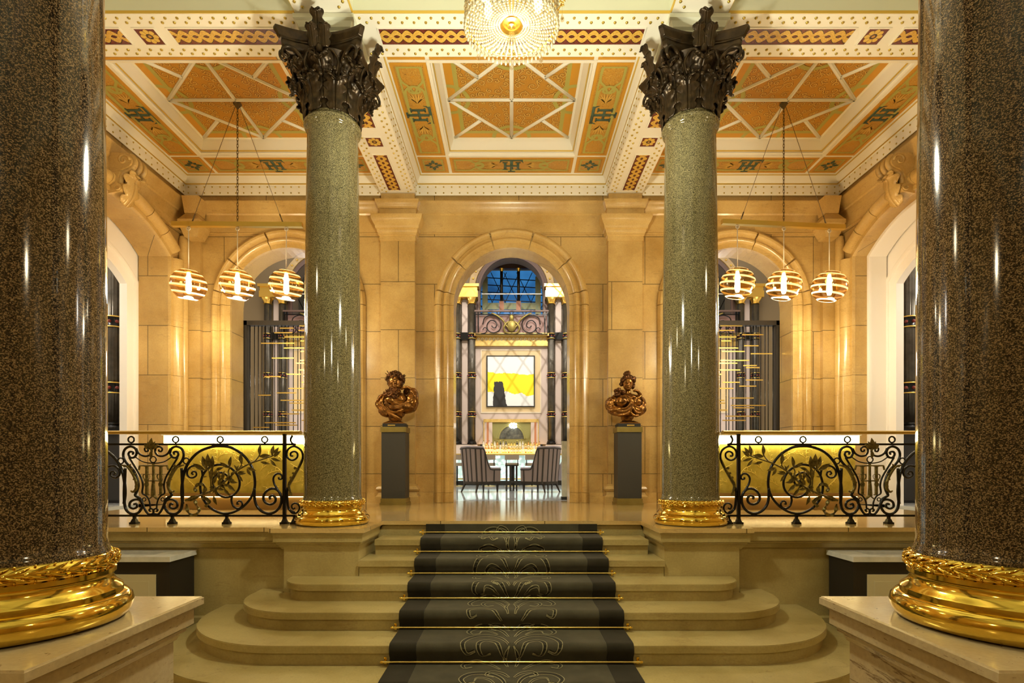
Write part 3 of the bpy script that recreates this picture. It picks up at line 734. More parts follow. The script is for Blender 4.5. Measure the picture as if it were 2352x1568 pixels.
    for k in range(13):
        t = -1+2*k/12; a = t*PI/4.2; r = 0.335+0.035*math.cos(a)
        g.ell(O+Vector((r*math.cos(a)+0.02*math.sin(k*3), r*math.sin(a), 4.36-0.07*math.cos(a*2)+0.012*math.sin(k*5))), 0.016+0.006*math.sin(k*2.3), 8, 6)
    g = g.build('fruit_garland', 'dark bronze', root, 180); g.parent = cap; ring_copies(g, 4, 0, cap)
    for sp, nm in ((leaf_mesh([(0.385, 4.51), (0.405, 4.60), (0.425, 4.70), (0.455, 4.77), (0.49, 4.785), (0.51, 4.76)], 0.062, 4, ribs=2), 0), (leaf_mesh([(0.39, 4.50), (0.41, 4.57), (0.43, 4.63), (0.46, 4.67), (0.485, 4.655)], 0.055, 4, ribs=2), 0.14), (leaf_mesh([(0.39, 4.50), (0.41, 4.57), (0.43, 4.63), (0.46, 4.67), (0.485, 4.655)], 0.055, 4, ribs=2), -0.14)):
        f = put_leaf(sp, root, cap, 'fleuron'); ring_copies(f, 4, nm, cap)
    # abacus: concave sides, cut corners
    def aplan(k):
        q = []
        for s in range(4):
            for i in range(13):
                t = -0.385+0.77*i/12; d = 0.315+0.10*(abs(t)/0.385)**2
                px, py = d*k, t*k*1.0
                for _ in range(s): px, py = -py, px
                q.append((x+px, y+py))
        return q
    ab = MB()
    lay = [(0.80, 4.515), (0.83, 4.518), (0.865, 4.53), (0.895, 4.55), (0.905, 4.575), (0.905, 4.59), (0.94, 4.591), (0.94, 4.604), (0.955, 4.606), (0.97, 4.615), (0.985, 4.635), (1.02, 4.655), (1.03, 4.665), (1.03, 4.685), (1.0, 4.692)]
    qs = [[(px, py, z) for px, py in aplan(k)] for k, z in lay]; n = len(qs[0])
    ab.add([p for q in qs for p in q], [(i*n+j, i*n+(j+1) % n, (i+1)*n+(j+1) % n, (i+1)*n+j) for i in range(len(lay)-1) for j in range(n)]+[tuple(range(n-1, -1, -1)), tuple((len(lay)-1)*n+j for j in range(n))])
    a = ab.build('abacus', 'dark bronze', root, 40); a.parent = cap
    return root
colL = make_column((-CX, CY), 'green granite', 'green granite column with bronze capital on the platform, beside the bearded bust')
colR = dup(colL, (CX, CY, 0), "green granite column with bronze capital on the platform, beside the woman's bust")
ncL = make_column((-CX, NY), 'brown granite', "huge brown granite column on the near pedestal, at the picture's left edge", capital=False)
ncR = dup(ncL, (CX, NY, 0), "huge brown granite column on the near pedestal, at the picture's right edge")
for o in (ncL, ncR):
    o.location.z = 0.002
    for ch in [c for c in colL.children if c.name.startswith('capital')]:
        k = copy_tree(ch, o)
# entablature blocks between abacus and beam
for s in (-1, 1):
    for yy in (CY, NY):
        mb = MB(); x0, x1, y0, y1 = s*CX-0.27, s*CX+0.27, yy-0.27, yy+0.27
        mb.sweep([(x0, y0), (x1, y0), (x1, y1), (x0, y1)], [(0.06, 4.692), (0.06, 4.76), (0.045, 4.765), (0.045, 4.785), (0.02, 4.80), (0.0, 4.845), (-0.02, 4.86), (-0.02, 4.90), (0.02, 4.905)], lambda u, v, w: (u, v, w), closed=True)
        mb.box((x0+0.05, y0+0.05, 4.693), (x1-0.05, y1-0.05, 4.9))
        mb.build('column_block', 'painted pale green', ceil, 25)
# near pedestals
def make_pedestal(x, label):
    root = thing('stone_pedestal', (x, NY, LOB), label, 'pedestal')
    h = 0.44; sqr = [(x-h, NY-h), (x+h, NY-h), (x+h, NY+h), (x-h, NY+h)]
    def inset_sq(d): return [(x-h+d, NY-h+d), (x+h-d, NY-h+d), (x+h-d, NY+h-d), (x-h+d, NY+h-d)]
    MB().prism(inset_sq(0.004), -0.006, 0.0, inset_sq(0.006)).prism(sqr, -0.034, -0.006, inset_sq(0.0)).build('cap_slab', 'pedestal stone', root, 40)
    MB().sweep(sqr, [(0.02, -0.034), (0.02, -0.048), (0.028, -0.05), (0.028, -0.112), (0.04, -0.122), (0.048, -0.124), (0.05, -0.14), (0.066, -0.15), (0.075, -0.17), (0.083, -0.175), (0.2, -0.175)], lambda u, v, w: (u, v, w), closed=True).build('cap_moulding', 'pedestal stone', root, 30)
    MB().prism(inset_sq(0.083), LOB+0.12, -0.17).build('die', 'pedestal stone', root)
    MB().prism(inset_sq(0.03), LOB, LOB+0.10).prism(inset_sq(0.05), LOB+0.10, LOB+0.14, inset_sq(0.08)).build('plinth', 'pedestal stone', root)
    return root
pL = make_pedestal(-CX, "pale stone pedestal carrying the huge brown column at the picture's left edge")
pR = dup(pL, (CX, NY, LOB), "pale stone pedestal carrying the huge brown column at the picture's right edge")
# ================================================================== STAIR CARPET AND RODS
def stair_line():
    """(y, z) of the runner's surface from the platform riser down to the bottom tread, rounded over the nosings"""
    pts = [(5.66, -0.035)]
    for k in range(1, 7):
        z = -0.15*k; yb = NOSE[k-1]+0.03 if k > 1 else 5.70
        yn = NOSE[k]
        pts += [(yb-0.016, z+0.06), (yb-0.024, z+0.022), (yb-0.05, z+0.014), (yn+0.03, z+0.014), (yn+0.002, z+0.011), (yn-0.014, z-0.010), (yn-0.015, z-0.05)]
    pts += [(3.64, -1.0), (3.60, -1.025), (3.5, -1.034), (1.0, -1.034)]
    return pts
SL = [Vector((0, y, z)) for y, z in stair_line()]
SL[0] = Vector((0, 5.682, -0.03)); SL[1] = Vector((0, 5.682, -0.09))
cum = [0.0]
for a, b in zip(SL, SL[1:]): cum.append(cum[-1]+(b-a).length)
def on_stair(x, s, lift=0.0):
    s = max(0, min(cum[-1]-1e-4, s)); i = 0
    while cum[i+1] < s: i += 1
    t = (s-cum[i])/(cum[i+1]-cum[i]); a, b = SL[i], SL[i+1]; d = (b-a).normalized()
    return Vector((x, 0, 0))+a.lerp(b, t)+Vector((0, d.z, -d.y))*lift
HW = 0.90; BW = 0.20
def carpet_mat(name, c1, c2):
    m, nt, b = nodes(name)
    n = N(nt, 'ShaderNodeTexNoise', Scale=400, Detail=2); L(nt, objco(nt), n.inputs['Vector'])
    n2 = N(nt, 'ShaderNodeTexNoise', Scale=7, Detail=3); L(nt, objco(nt), n2.inputs['Vector'])
    f = mth(nt, 'ADD', mth(nt, 'MULTIPLY', n.outputs['Fac'], 0.5), mth(nt, 'MULTIPLY', n2.outputs['Fac'], 0.5))
    L(nt, ramp(nt, f, [(0.35, c1), (0.65, c2)]), b.inputs['Base Color']); b.inputs['Roughness'].default_value = 0.95
    b.inputs['Specular IOR Level'].default_value = 0.1; b.inputs['Sheen Weight'].default_value = 0.1; b.inputs['Sheen Roughness'].default_value = 0.5
    bump(nt, b, n.outputs['Fac'], 0.4, 0.003)
carpet_mat('carpet field', (0.048, 0.043, 0.025), (0.080, 0.072, 0.043)); carpet_mat('carpet border', (0.020, 0.017, 0.009), (0.034, 0.030, 0.018)); carpet_mat('carpet scroll', (0.24, 0.215, 0.11), (0.31, 0.28, 0.15)); carpet_mat('carpet motif', (0.020, 0.018, 0.010), (0.032, 0.029, 0.017))
runner = thing('stair_carpet', (0, 4.5, -0.5), 'charcoal stair runner with dark edge bands and pale scrollwork down its middle', 'carpet')
def strip(x0, x1, lift0=0.0, lift=0.006):
    mb = MB(); n = len(SL); fine = []
    top = SL
    fl = []
    for i, p in enumerate(top):
        a, b = top[max(0, i-1)], top[min(len(top)-1, i+1)]; d = (b-a).normalized(); fl.append((p, Vector((0, d.z, -d.y))))
    vs = []
    for p, nr in fl:
        for xx, lf in ((x0, lift), (x1, lift), (x1, lift0-0.004), (x0, lift0-0.004)): vs.append(Vector((xx, 0, 0))+p+nr*lf)
    m = len(fl); mb.add(vs, [(i*4+k, i*4+(k+1) % 4, (i+1)*4+(k+1) % 4, (i+1)*4+k) for i in range(m-1) for k in range(4)]+[(0,1,2,3), ((m-1)*4+3, (m-1)*4+2, (m-1)*4+1, (m-1)*4)])
    return mb
strip(-HW+BW, HW-BW).build('carpet_field', 'carpet field', runner, 60)
for s in (-1, 1): strip(min(s*(HW-BW+0.002), s*HW), max(s*(HW-BW+0.002), s*HW)).build('carpet_border', 'carpet border', runner, 60)
# scrollwork: outlined damask drawn in (x, distance down the stair)
sc = MB(); fill = MB()
def ribbon(mb, pts, w, k=5, lift=0.0085):
    for sx in (1, -1):
        P = cr([(sx*u, s, 0) for u, s in pts], k); vs = []; Q = []
        for a, b in zip(P, P[1:]):
            m = max(1, int((b-a).length/0.007)); Q += [a.lerp(b, i/m) for i in range(m)]
        Q.append(P[-1])
        for i, p in enumerate(Q):
            a, b = Q[max(0, i-1)], Q[min(len(Q)-1, i+1)]; d = (b-a)
            if d.length < 1e-9: d = Vector((1, 0, 0))
            d.normalize(); nr = Vector((-d.y, d.x, 0))*w/2
            vs += [on_stair(p.x+nr.x, p.y+nr.y, lift), on_stair(p.x-nr.x, p.y-nr.y, lift)]
        mb.add(vs, [(2*i, 2*i+1, 2*i+3, 2*i+2) for i in range(len(Q)-1)])
def scroll2(pts, body, w):
    """outlined scroll: two thin pale lines along its edges over a darker body"""
    P = cr([(u, v, 0) for u, v in pts], 6); n = len(P); A, B_ = [], []
    for i, p in enumerate(P):
        d = (P[min(n-1, i+1)]-P[max(0, i-1)]).normalized(); h = body/2*(0.25+0.75*math.sin(PI*min(1, (i+1)/(n*0.9))))
        A.append((p.x-d.y*h, p.y+d.x*h)); B_.append((p.x+d.y*h, p.y-d.x*h))
    ribbon(sc, A[::2]+[A[-1]], w, 3); ribbon(sc, B_[::2]+[B_[-1]], w, 3); ribbon(sc, [A[-1], (P[-1].x, P[-1].y), B_[-1]], w, 3)
    ribbon(fill, [(p.x, p.y) for p in P[::2]], body*0.85, 2, 0.0072)
def motif(s0, k, w=0.0065):
    f = lambda pts: [(u*k, s0+v*k) for u, v in pts]
    bd = 0.05*k
    scroll2(f([(0.03, 0.30), (0.10, 0.12), (0.22, 0.03), (0.35, 0.05), (0.41, 0.15), (0.37, 0.23), (0.30, 0.21)]), bd, w)
    scroll2(f([(0.02, 0.12), (0.08, 0.03), (0.17, 0.0), (0.21, 0.07), (0.15, 0.11)]), bd*0.7, w)
    scroll2(f([(0.03, 0.48), (0.11, 0.33), (0.24, 0.26), (0.38, 0.33), (0.44, 0.47), (0.40, 0.56), (0.33, 0.54)]), bd, w)
    scroll2(f([(0.06, 0.64), (0.13, 0.47), (0.24, 0.41), (0.30, 0.49), (0.26, 0.58), (0.19, 0.56)]), bd*0.8, w)
    scroll2(f([(0.035, 0.76), (0.06, 0.64), (0.045, 0.55), (0.02, 0.50)]), bd*0.6, w)
    scroll2(f([(0.10, 0.82), (0.20, 0.70), (0.32, 0.66), (0.43, 0.71), (0.41, 0.79), (0.35, 0.77)]), bd*0.8, w)
    scroll2(f([(0.13, 0.24), (0.20, 0.15), (0.28, 0.13), (0.30, 0.19)]), bd*0.5, w)
motif(0.03, 0.72); motif(0.66, 0.78); motif(1.34, 0.80); motif(2.04, 0.82); motif(2.76, 0.84); motif(3.5, 0.84)
nsc = len(sc.f); sc.add(fill.v, fill.f)
so = sc.build('scroll_pattern', 'carpet scroll', runner, 180); so.data.materials.append(MATS['carpet motif'])
for p_ in so.data.polygons:
    if p_.index >= nsc: p_.material_index = 1
plain('rod brass', (0.90, 0.68, 0.20), 0.25, 0.9)
ORD = ['topmost brass stair rod, across the highest carpeted step', 'second brass stair rod down from the platform', 'third brass stair rod down from the platform', 'fourth brass stair rod down from the platform', 'fifth brass stair rod down, second from the bottom', 'lowest brass stair rod, across the widest stretch of carpet']
for k in range(1, 7):
    yb = (NOSE[k-1]+0.03 if k > 1 else 5.70)-0.045; z = -0.15*k+0.037
    rod = thing('stair_rod', (0, yb, z), ORD[k-1], 'stair rod', 'brass stair rods')
    MB().tube([(-0.95, yb, z), (0.95, yb, z)], 0.0075, 10).build('rod', 'rod brass', rod, 60)
    for s in (-1, 1):
        MB().tube([(s*0.935, yb+0.040, z-0.002), (s*0.935, yb, z)], 0.007, 8).tube([(s*0.945, yb, z), (s*0.965, yb, z)], [0.012, 0.007], 10).cbox((s*0.935, yb+0.038, z-0.002), (0.018, 0.008, 0.05)).build('bracket', 'polished brass', rod, 60)
# ================================================================== BALUSTRADES
YR = 5.41; KS = F/YR
def rp(px, py): return Vector(((px-VX)/KS, YR, EYE-(py-VY)/KS))
z8 = lambda u, v: rp(410+0.1339*u, 1000+0.1339*v)
z7 = lambda u, v: rp(240+0.1339*u, 1000+0.1339*v)
AX7 = 840.0
def railing():
    root = thing('wrought_iron_balustrade', rp(430, 1203), 'wrought-iron scroll balustrade with gilded laurel, standing beside the bearded bust', 'balustrade', 'wrought-iron balustrades of the platform')
    iron = 'black iron'
    xr = rp(686, 0).x; xl = -XS
    top = rp(0, 993).z
    MB().box((xl, YR-0.024, top-0.012), (xr, YR+0.024, top)).build('handrail_core', iron, root)
    prof = [(-0.030, top-0.016), (-0.036, top-0.010), (-0.037, top+0.008), (-0.026, top+0.016), (0, top+0.019), (0.026, top+0.016), (0.037, top+0.008), (0.036, top-0.010), (0.030, top-0.016)]
    mb = MB(); n = len(prof)
    mb.add([(xx, YR+o, z) for xx in (xl, xr+0.02) for o, z in prof], [(i, i+1, n+i+1, n+i) for i in range(n-1)]+[tuple(range(n)), tuple(range(2*n-1, n-1, -1)), (0, n, 2*n-1, n-1)])
    mb.build('handrail', 'satin brass', root, 50)
    zm = z8(0, 150).z; zb = z8(0, 1372).z
    MB().box((xl, YR-0.01, zm-0.010), (z8(2010, 0).x, YR+0.01, zm+0.010)).build('upper_rail', iron, root)
    MB().box((xl, YR-0.012, zb-0.010), (z8(2020, 0).x, YR+0.012, zb+0.010)).build('lower_rail', iron, root)
    xp = z8(1820, 0).x
    MB().box((xp-0.015, YR-0.015, 0.03), (xp+0.015, YR+0.015, top)).build('newel_post', iron, root)
    def foot(x, w=0.0):
        MB().prism([(x-0.012, YR-0.012), (x+0.012, YR-0.012), (x+0.012, YR+0.012), (x-0.012, YR+0.012)], 0.03, zb).prism([(x-0.034-w, YR-0.032), (x+0.034+w, YR-0.032), (x+0.034+w, YR+0.032), (x-0.034-w, YR+0.032)], 0, 0.018).prism([(x-0.027, YR-0.025), (x+0.027, YR-0.025), (x+0.027, YR+0.025), (x-0.027, YR+0.025)], 0.018, 0.05, [(x-0.016, YR-0.016), (x+0.016, YR-0.016), (x+0.016, YR+0.016), (x-0.016, YR+0.016)]).build('foot', iron, root)
    fx = [z8(828, 0).x, z7(515, 0).x, z7(1165, 0).x]
    axx = z7(AX7, 0).x
    for x in fx+[2*axx-fx[0]]: foot(x)
    foot(xp, 0.004); foot(z8(1990, 0).x)
    def ringo(p, r, t=0.008):
        MB().tube([p+Vector((r*math.cos(2*PI*k/24), 0, r*math.sin(2*PI*k/24))) for k in range(24)], t, 7, closed=True).build('ring', iron, root, 180)
    pr = 102.2; x0 = 607.9
    for k in range(6):
        ringo(rp(x0-pr*k, 1009.2), 0.030)
    rt = 0.0145
    def scroll(pts, f, r0=rt, r1=None, name='scroll', mir=False, mat=iron, k=6):
        P = cr([f(u, v) for u, v in pts], k); m = len(P); r1 = r1 or r0
        rr = [r0+(r1-r0)*i/(m-1) for i in range(m)]
        MB().tube(P, rr, 8).build(name, mat, root, 180)
        if mir: MB().tube([Vector((2*axx-p.x, p.y, p.z)) for p in P], rr, 8).build(name, mat, root, 180)
    big = [
        [(75, 1170), (55, 980), (70, 780), (110, 600), (190, 440), (350, 280), (560, 195), (720, 180), (900, 205), (1080, 310), (1200, 440), (1280, 590), (1310, 760), (1305, 900), (1262, 1030), (1180, 1150), (1060, 1255), (900, 1325), (740, 1330), (600, 1275), (500, 1195), (420, 1080), (380, 950), (378, 820), (425, 665), (520, 555), (650, 505), (780, 505), (900, 560), (1000, 660), (1048, 790), (1030, 920), (945, 1020), (820, 1060), (700, 1020), (620, 930), (590, 810), (615, 710), (690, 640), (780, 650), (850, 710), (865, 790), (825, 850), (765, 845), (745, 790), (790, 770)],
        [(415, 690), (395, 590), (330, 530), (240, 522), (165, 580), (148, 660), (190, 715), (250, 722), (303, 685), (300, 632), (255, 615), (225, 648), (255, 668)],
        [(925, 1020), (908, 1110), (940, 1210), (1010, 1252), (1075, 1225), (1095, 1170), (1065, 1125), (1015, 1135), (1005, 1175), (1035, 1170)],
        [(1300, 900), (1305, 1080), (1345, 1210), (1430, 1300), (1545, 1335), (1650, 1310), (1735, 1225), (1768, 1100), (1740, 990), (1670, 920), (1580, 915), (1500, 965), (1455, 1060), (1490, 1150), (1575, 1182), (1650, 1145), (1665, 1075), (1620, 1030), (1565, 1050), (1575, 1095)],
        [(1750, 1010), (1690, 910), (1640, 820), (1628, 730), (1670, 665), (1735, 655), (1778, 700), (1765, 745), (1722, 742), (1720, 712)],
    ]
    ends = [(rt, 0.010), (0.011, 0.008), (0.011, 0.008), (rt, 0.012), (0.011, 0.009)]
    for p, (r0, r1) in zip(big, ends): scroll(p, z8, r0, r1, mir=True)
    scroll([(1990, 1320), (1900, 1270), (1872, 1150), (1865, 960), (1895, 860), (1985, 700), (2070, 540), (2120, 430), (2130, 330), (2090, 240), (1985, 185), (1890, 225), (1855, 310), (1885, 395), (1960, 422), (2030, 380), (2040, 310), (1990, 272), (1930, 295), (1925, 345), (1965, 350)], z8, 0.012, 0.009)
    scroll([(1900, 1270), (1960, 1330), (2030, 1320), (2075, 1250), (2050, 1180), (1990, 1162), (1940, 1200), (1960, 1258), (2000, 1240)], z8, 0.011, 0.008)
    scroll([(1955, 0), (1925, 60), (1940, 120), (2010, 160)], z8, 0.012, 0.008)
    ly = [
        [(355, 560), (345, 800), (338, 1000), (345, 1170), (372, 1270), (435, 1330), (505, 1345), (585, 1318), (640, 1240), (650, 1160), (600, 1105), (520, 1098), (445, 1140), (432, 1215), (490, 1252), (556, 1225), (548, 1172), (502, 1178)],
        [(650, 1170), (612, 1080), (530, 1025), (560, 945), (580, 850), (560, 730), (500, 600), (410, 505), (345, 420), (322, 320), (355, 230), (440, 188), (520, 215), (552, 290), (520, 365), (450, 378), (412, 320), (440, 275), (495, 290), (480, 325)],
        [(425, 375), (500, 500), (570, 615), (632, 730), (660, 850), (650, 985), (718, 1035), (770, 1125), (785, 1240), (775, 1285), (800, 1300)],
        [(645, 1140), (690, 1260), (755, 1345), (828, 1338), (842, 1285), (800, 1252), (765, 1275), (785, 1305)],
        [(545, 220), (590, 305), (680, 352), (765, 340), (805, 285), (800, 215), (740, 190), (690, 225), (705, 270), (745, 265), (745, 235)],
        [(540, 375), (640, 440), (740, 468), (840, 475)],
    ]
    le = [(rt, 0.011), (rt, 0.010), (0.010, 0.007), (0.012, 0.008), (0.011, 0.008), (0.006, 0.006)]
    for p, (r0, r1) in zip(ly, le): scroll(p, z7, r0, r1, mir=True)
    ringo(z7(835, 410), 0.030, 0.006); ringo(z7(682, 1095), 0.017, 0.005); ringo(z7(998, 1095), 0.017, 0.005); ringo(z7(278, 435), 0.029, 0.007); ringo(z7(1402, 435), 0.029, 0.007)
    # gilded fleur, initials, acanthus husks
    gl = 'gilded olive leaf'
    fl = MB()
    def leafp(mb, a, b, wd, lift=0.018, cup=0.3, f=z8, dy=0.0):
        """pointed laurel leaf from base a to tip b, folded along its midrib"""
        A, B = f(*a), f(*b); d = B-A; ln = d.length; d.normalize(); s = Vector((-d.z, 0, d.x)); w = wd*ln; o = Vector((0, -lift+dy, 0))
        pr = [(0.0, 0.04), (0.15, 0.45), (0.35, 0.9), (0.5, 1.0), (0.65, 0.85), (0.82, 0.5), (1.0, 0.02)]
        vs = []
        for t, q in pr:
            c = A+d*ln*t+o+Vector((0, -0.012*math.sin(PI*t), 0))
            vs += [c+s*w*q, c+Vector((0, cup*w*q, 0)), c-s*w*q, c+Vector((0, cup*w*q+0.004, 0))]
        n = len(pr)
        mb.add(vs, [(4*i+k, 4*i+(k+1) % 4, 4*i+4+(k+1) % 4, 4*i+4+k) for i in range(n-1) for k in range(4)])
    for b, w in (((830, 40), 0.22), ((700, 150), 0.25), ((950, 150), 0.25), ((760, 100), 0.2), ((895, 100), 0.2)): leafp(fl, (828, 240), b, w, 0.02, 0.2, z7)
    leafp(fl, (828, 250), (832, 400), 0.22, 0.02, 0.2, z7); fl.ell(z7(828, 245)+Vector((0, -0.02, 0)), 0.012)
    fl.build('fleur_finial', gl, root, 60)
    mo = MB(); P7 = lambda u, v, dy=0: z7(u, v)+Vector((0, dy, 0))
    def stroke(pts, w, k=1, dy=0.0): mo.tube(cr([P7(u, v, dy) for u, v in pts], k), w, 4, flat=0.5)
    stroke([(600, 515), (1075, 515)], 0.011); stroke([(605, 515), (590, 590)], 0.009); stroke([(1070, 515), (1095, 590)], 0.009)
    stroke([(840, 480), (840, 760), (835, 900), (835, 1040)], [0.012, 0.013, 0.018, 0.022]); stroke([(835, 1030), (760, 1090)], 0.012); stroke([(835, 1030), (915, 1090)], 0.012)
    for u in (722, 962):
        stroke([(u, 525), (u, 780), (u, 1010)], 0.015, 1, 0.004); stroke([(u-45, 525), (u+45, 525)], 0.008, 1, 0.004); stroke([(u-45, 1015), (u+45, 1015)], 0.008, 1, 0.004)
        for s in (-1, 1): stroke([(u, 780), (u+s*45, 740), (u+s*60, 690), (u+s*30, 660), (u+s*15, 690)], 0.006, 3, 0.0); stroke([(u, 790), (u+s*30, 830), (u+s*20, 870)], 0.006, 3)
    stroke([(690, 775), (1000, 775)], 0.010, 1, -0.006)
    mo.build('gilded_initials', gl, root, 50)
    for mir in (0, 1):
        hk = MB(); f = z7 if not mir else (lambda u, v: z7(2*AX7-u, v))
        hk.tube(cr([f(*p)+Vector((0, -0.012, 0)) for p in ((300, 505), (400, 530), (480, 620), (545, 740), (570, 850), (550, 930), (500, 965), (465, 945))], 4), [0.007+0.010*math.sin(PI*i/28) for i in range(29)], 7)
        for a, b in (((400, 530), (330, 520)), ((440, 570), (470, 480)), ((480, 620), (500, 540)), ((520, 690), (560, 640)), ((545, 740), (500, 760)), ((565, 820), (610, 790)), ((570, 870), (530, 860))): leafp(hk, a, b, 0.3, 0.012, 0.2, f)
        hk.build('acanthus_husk', gl, root, 60)
    hk = MB(); hk.tube(cr([z8(*p)+Vector((0, -0.012, 0)) for p in ((2125, 400), (2060, 560), (1970, 720), (1900, 850), (1920, 960), (1910, 1030))], 4), [0.006+0.009*math.sin(PI*i/20) for i in range(21)], 7)
    for a, b in (((2050, 560), (1980, 560)), ((2010, 640), (1950, 650)), ((1970, 710), (1910, 730)), ((1930, 790), (1890, 820)), ((1920, 960), (1960, 1030))): leafp(hk, a, b, 0.35, 0.012, 0.2)
    hk.build('acanthus_husk', gl, root, 60)
    leaves = [((520,600),(430,350)), ((570,560),(530,310)), ((610,600),(615,345)), ((500,600),(280,480)), ((900,560),(930,350)), ((1110,500),(1090,300)), ((1410,350),(1420,150)), ((1620,360),(1650,160)), ((1660,340),(1740,200)), ((1660,370),(1780,260)), ((1400,360),(1600,340)), ((1600,390),(1770,440)), ((1590,410),(1700,540)), ((1420,450),(1590,490)), ((1190,550),(1350,600)), ((1200,560),(1275,690)), ((1020,650),(1185,650)), ((1060,670),(1130,790)), ((735,460),(905,560)), ((690,680),(615,850)), ((600,540),(580,780)), ((700,560),(640,710)), ((720,600),(740,770)), ((820,600),(780,790)), ((870,780),(1035,810)), ((860,820),(1005,960)), ((790,900),(905,1040)), ((630,1020),(690,1190)), ((640,600),(790,545)), ((440,1020),(545,1130)), ((380,1040),(135,1115)), ((520,700),(440,710)), ((900,640),(860,760)), ((760,720),(700,860)), ((1000,600),(930,700))]
    br = MB(); RR = random.Random(3)
    for k in range(16):
        t_ = RR.uniform(0.1, 0.9); a_ = (560+520*t_+RR.uniform(-40, 40), 960-400*t_+RR.uniform(-50, 50)); g_ = RR.uniform(-PI, PI); l_ = RR.uniform(90, 150); leaves.append((a_, (a_[0]+l_*math.cos(g_), a_[1]+l_*math.sin(g_))))
    for a, b in leaves: leafp(br, a, b, 0.145+0.04*RR.random(), 0.02, RR.uniform(0.1, 0.5), z8, RR.uniform(-0.015, 0.01))
    st = [(140, 1110), (380, 1030), (640, 920), (800, 800), (1000, 620), (1220, 490), (1420, 420), (1600, 360), (1740, 290)]
    br.tube(cr([z8(*p)+Vector((0, -0.02, 0)) for p in st], 4), [0.012-0.0002*i for i in range(33)], 7)
    for st in ([(560, 990), (575, 860), (560, 700), (530, 560)], [(1220, 490), (1330, 430), (1400, 340), (1420, 260)], [(900, 700), (870, 620), (905, 540)], [(1000, 620), (1090, 520), (1100, 430)]):
        br.tube(cr([z8(*p)+Vector((0, -0.02, 0)) for p in st], 4), 0.006, 6)
    br.build('laurel_branch', gl, root, 60)
    rb = MB()
    for st in ([(300, 1110), (335, 1200), (375, 1280), (320, 1350), (230, 1355), (175, 1280), (160, 1170)], [(420, 1020), (475, 930), (450, 845), (360, 835), (300, 900), (330, 960)], [(430, 1060), (530, 1090), (540, 1150), (480, 1220)]):
        P = cr([z8(*p)+Vector((0, -0.022, 0)) for p in st], 5); vs = []
        for i, p in enumerate(P):
            d = (P[min(i+1, len(P)-1)]-P[max(i-1, 0)]).normalized(); nr = Vector((-d.z, 0, d.x))*0.014
            wv = Vector((0, 0.010*math.sin(i*0.9), 0)); vs += [p+nr+wv, p-nr-wv, p-nr-wv+Vector((0, 0.004, 0)), p+nr+wv+Vector((0, 0.004, 0))]
        m = len(P); rb.add(vs, [(4*i+k, 4*i+(k+1) % 4, 4*i+4+(k+1) % 4, 4*i+4+k) for i in range(m-1) for k in range(4)])
    rb.build('gilded_ribbon', gl, root, 60)
    return root
balL = railing()
balR = dup(balL, (-balL.location.x, YR, balL.location.z), "wrought-iron scroll balustrade with gilded laurel, standing beside the woman's bust", -1)
# ================================================================== RECEPTION DESKS
m, nt, b = nodes('gold panel')
n = N(nt, 'ShaderNodeTexNoise', Scale=5, Detail=8, Roughness=0.65); L(nt, objco(nt), n.inputs['Vector'])
L(nt, ramp(nt, n.outputs['Fac'], [(0.3, (0.36, 0.295, 0.04)), (0.7, (0.62, 0.53, 0.12))]), b.inputs['Base Color'])
b.inputs['Metallic'].default_value = 0.35; b.inputs['Roughness'].default_value = 0.42; bump(nt, b, n.outputs['Fac'], 0.3, 0.01)
plain('gold relief', (0.75, 0.62, 0.14), 0.35, 0.4)
plain('warm light strip', (1, 0.9, 0.6), 0.5, emit=(1.0, 0.80, 0.36), estr=13.0)
plain('soft light strip', (1, 0.9, 0.6), 0.5, emit=(1.0, 0.80, 0.36), estr=4.0)
plain('desk wood', (0.22, 0.13, 0.04), 0.35)
def desk():
    x0, x1, y0, y1 = -4.62, -2.32, 7.12, 7.75
    root = thing('reception_desk', (-3.47, 7.4, 0), 'gold-fronted desk with glowing top band, behind the balustrade by the bearded bust', 'desk', 'gold-fronted desks behind the balustrades')
    MB().box((x0, y0, 0.985), (x1, y1, 1.02)).build('desk_top', 'painted cream', root)
    MB().box((x0+0.02, y0+0.02, 0.875), (x1-0.02, y0+0.06, 0.985)).build('light_band', 'warm light strip', root)
    MB().box((x0+0.03, y0+0.09, 0.22), (x1-0.03, y1-0.02, 0.985)).build('desk_front', 'gold panel', root)
    MB().box((x0+0.03, y0+0.06, 0.0), (x1-0.03, y1-0.04, 0.18)).build('plinth', 'desk wood', root)
    MB().box((x0+0.02, y0+0.02, 0.18), (x1-0.02, y1-0.02, 0.225)).build('base_rail', 'desk wood', root)
    MB().box((x0+0.04, y0+0.03, 0.168), (x1-0.04, y0+0.055, 0.179)).build('base_light', 'soft light strip', root)
    rr = random.Random(11); rel = MB()
    for k in range(34):
        x, z = rr.uniform(x0+0.2, x1-0.2), rr.uniform(0.28, 0.80); a = rr.uniform(0.3, 2.6); P = [Vector((x, y0+0.09, z))]
        for j in range(4):
            a += rr.uniform(-0.5, 0.5); P.append(P[-1]+Vector((0.055*math.cos(a), 0, 0.055*math.sin(a))))
        P = [Vector((min(max(p.x, x0+0.06), x1-0.06), p.y, min(max(p.z, 0.25), 0.86))) for p in P]
        rel.tube(P, [0.0045, 0.004, 0.004, 0.003, 0.002], 5)
        for q in P[1:4]: rel.tube([q, q+Vector((0.035*math.cos(a+1.2), -0.002, 0.035*math.sin(a+1.2)))], [0.0045, 0.0015], 5)
    rel.build('twig_relief', 'gold relief', root, 180)
    return root
dkL = desk()
dkR = dup(dkL, (3.47, 7.4, 0), "gold-fronted desk with glowing top band, behind the balustrade by the woman's bust", -1)
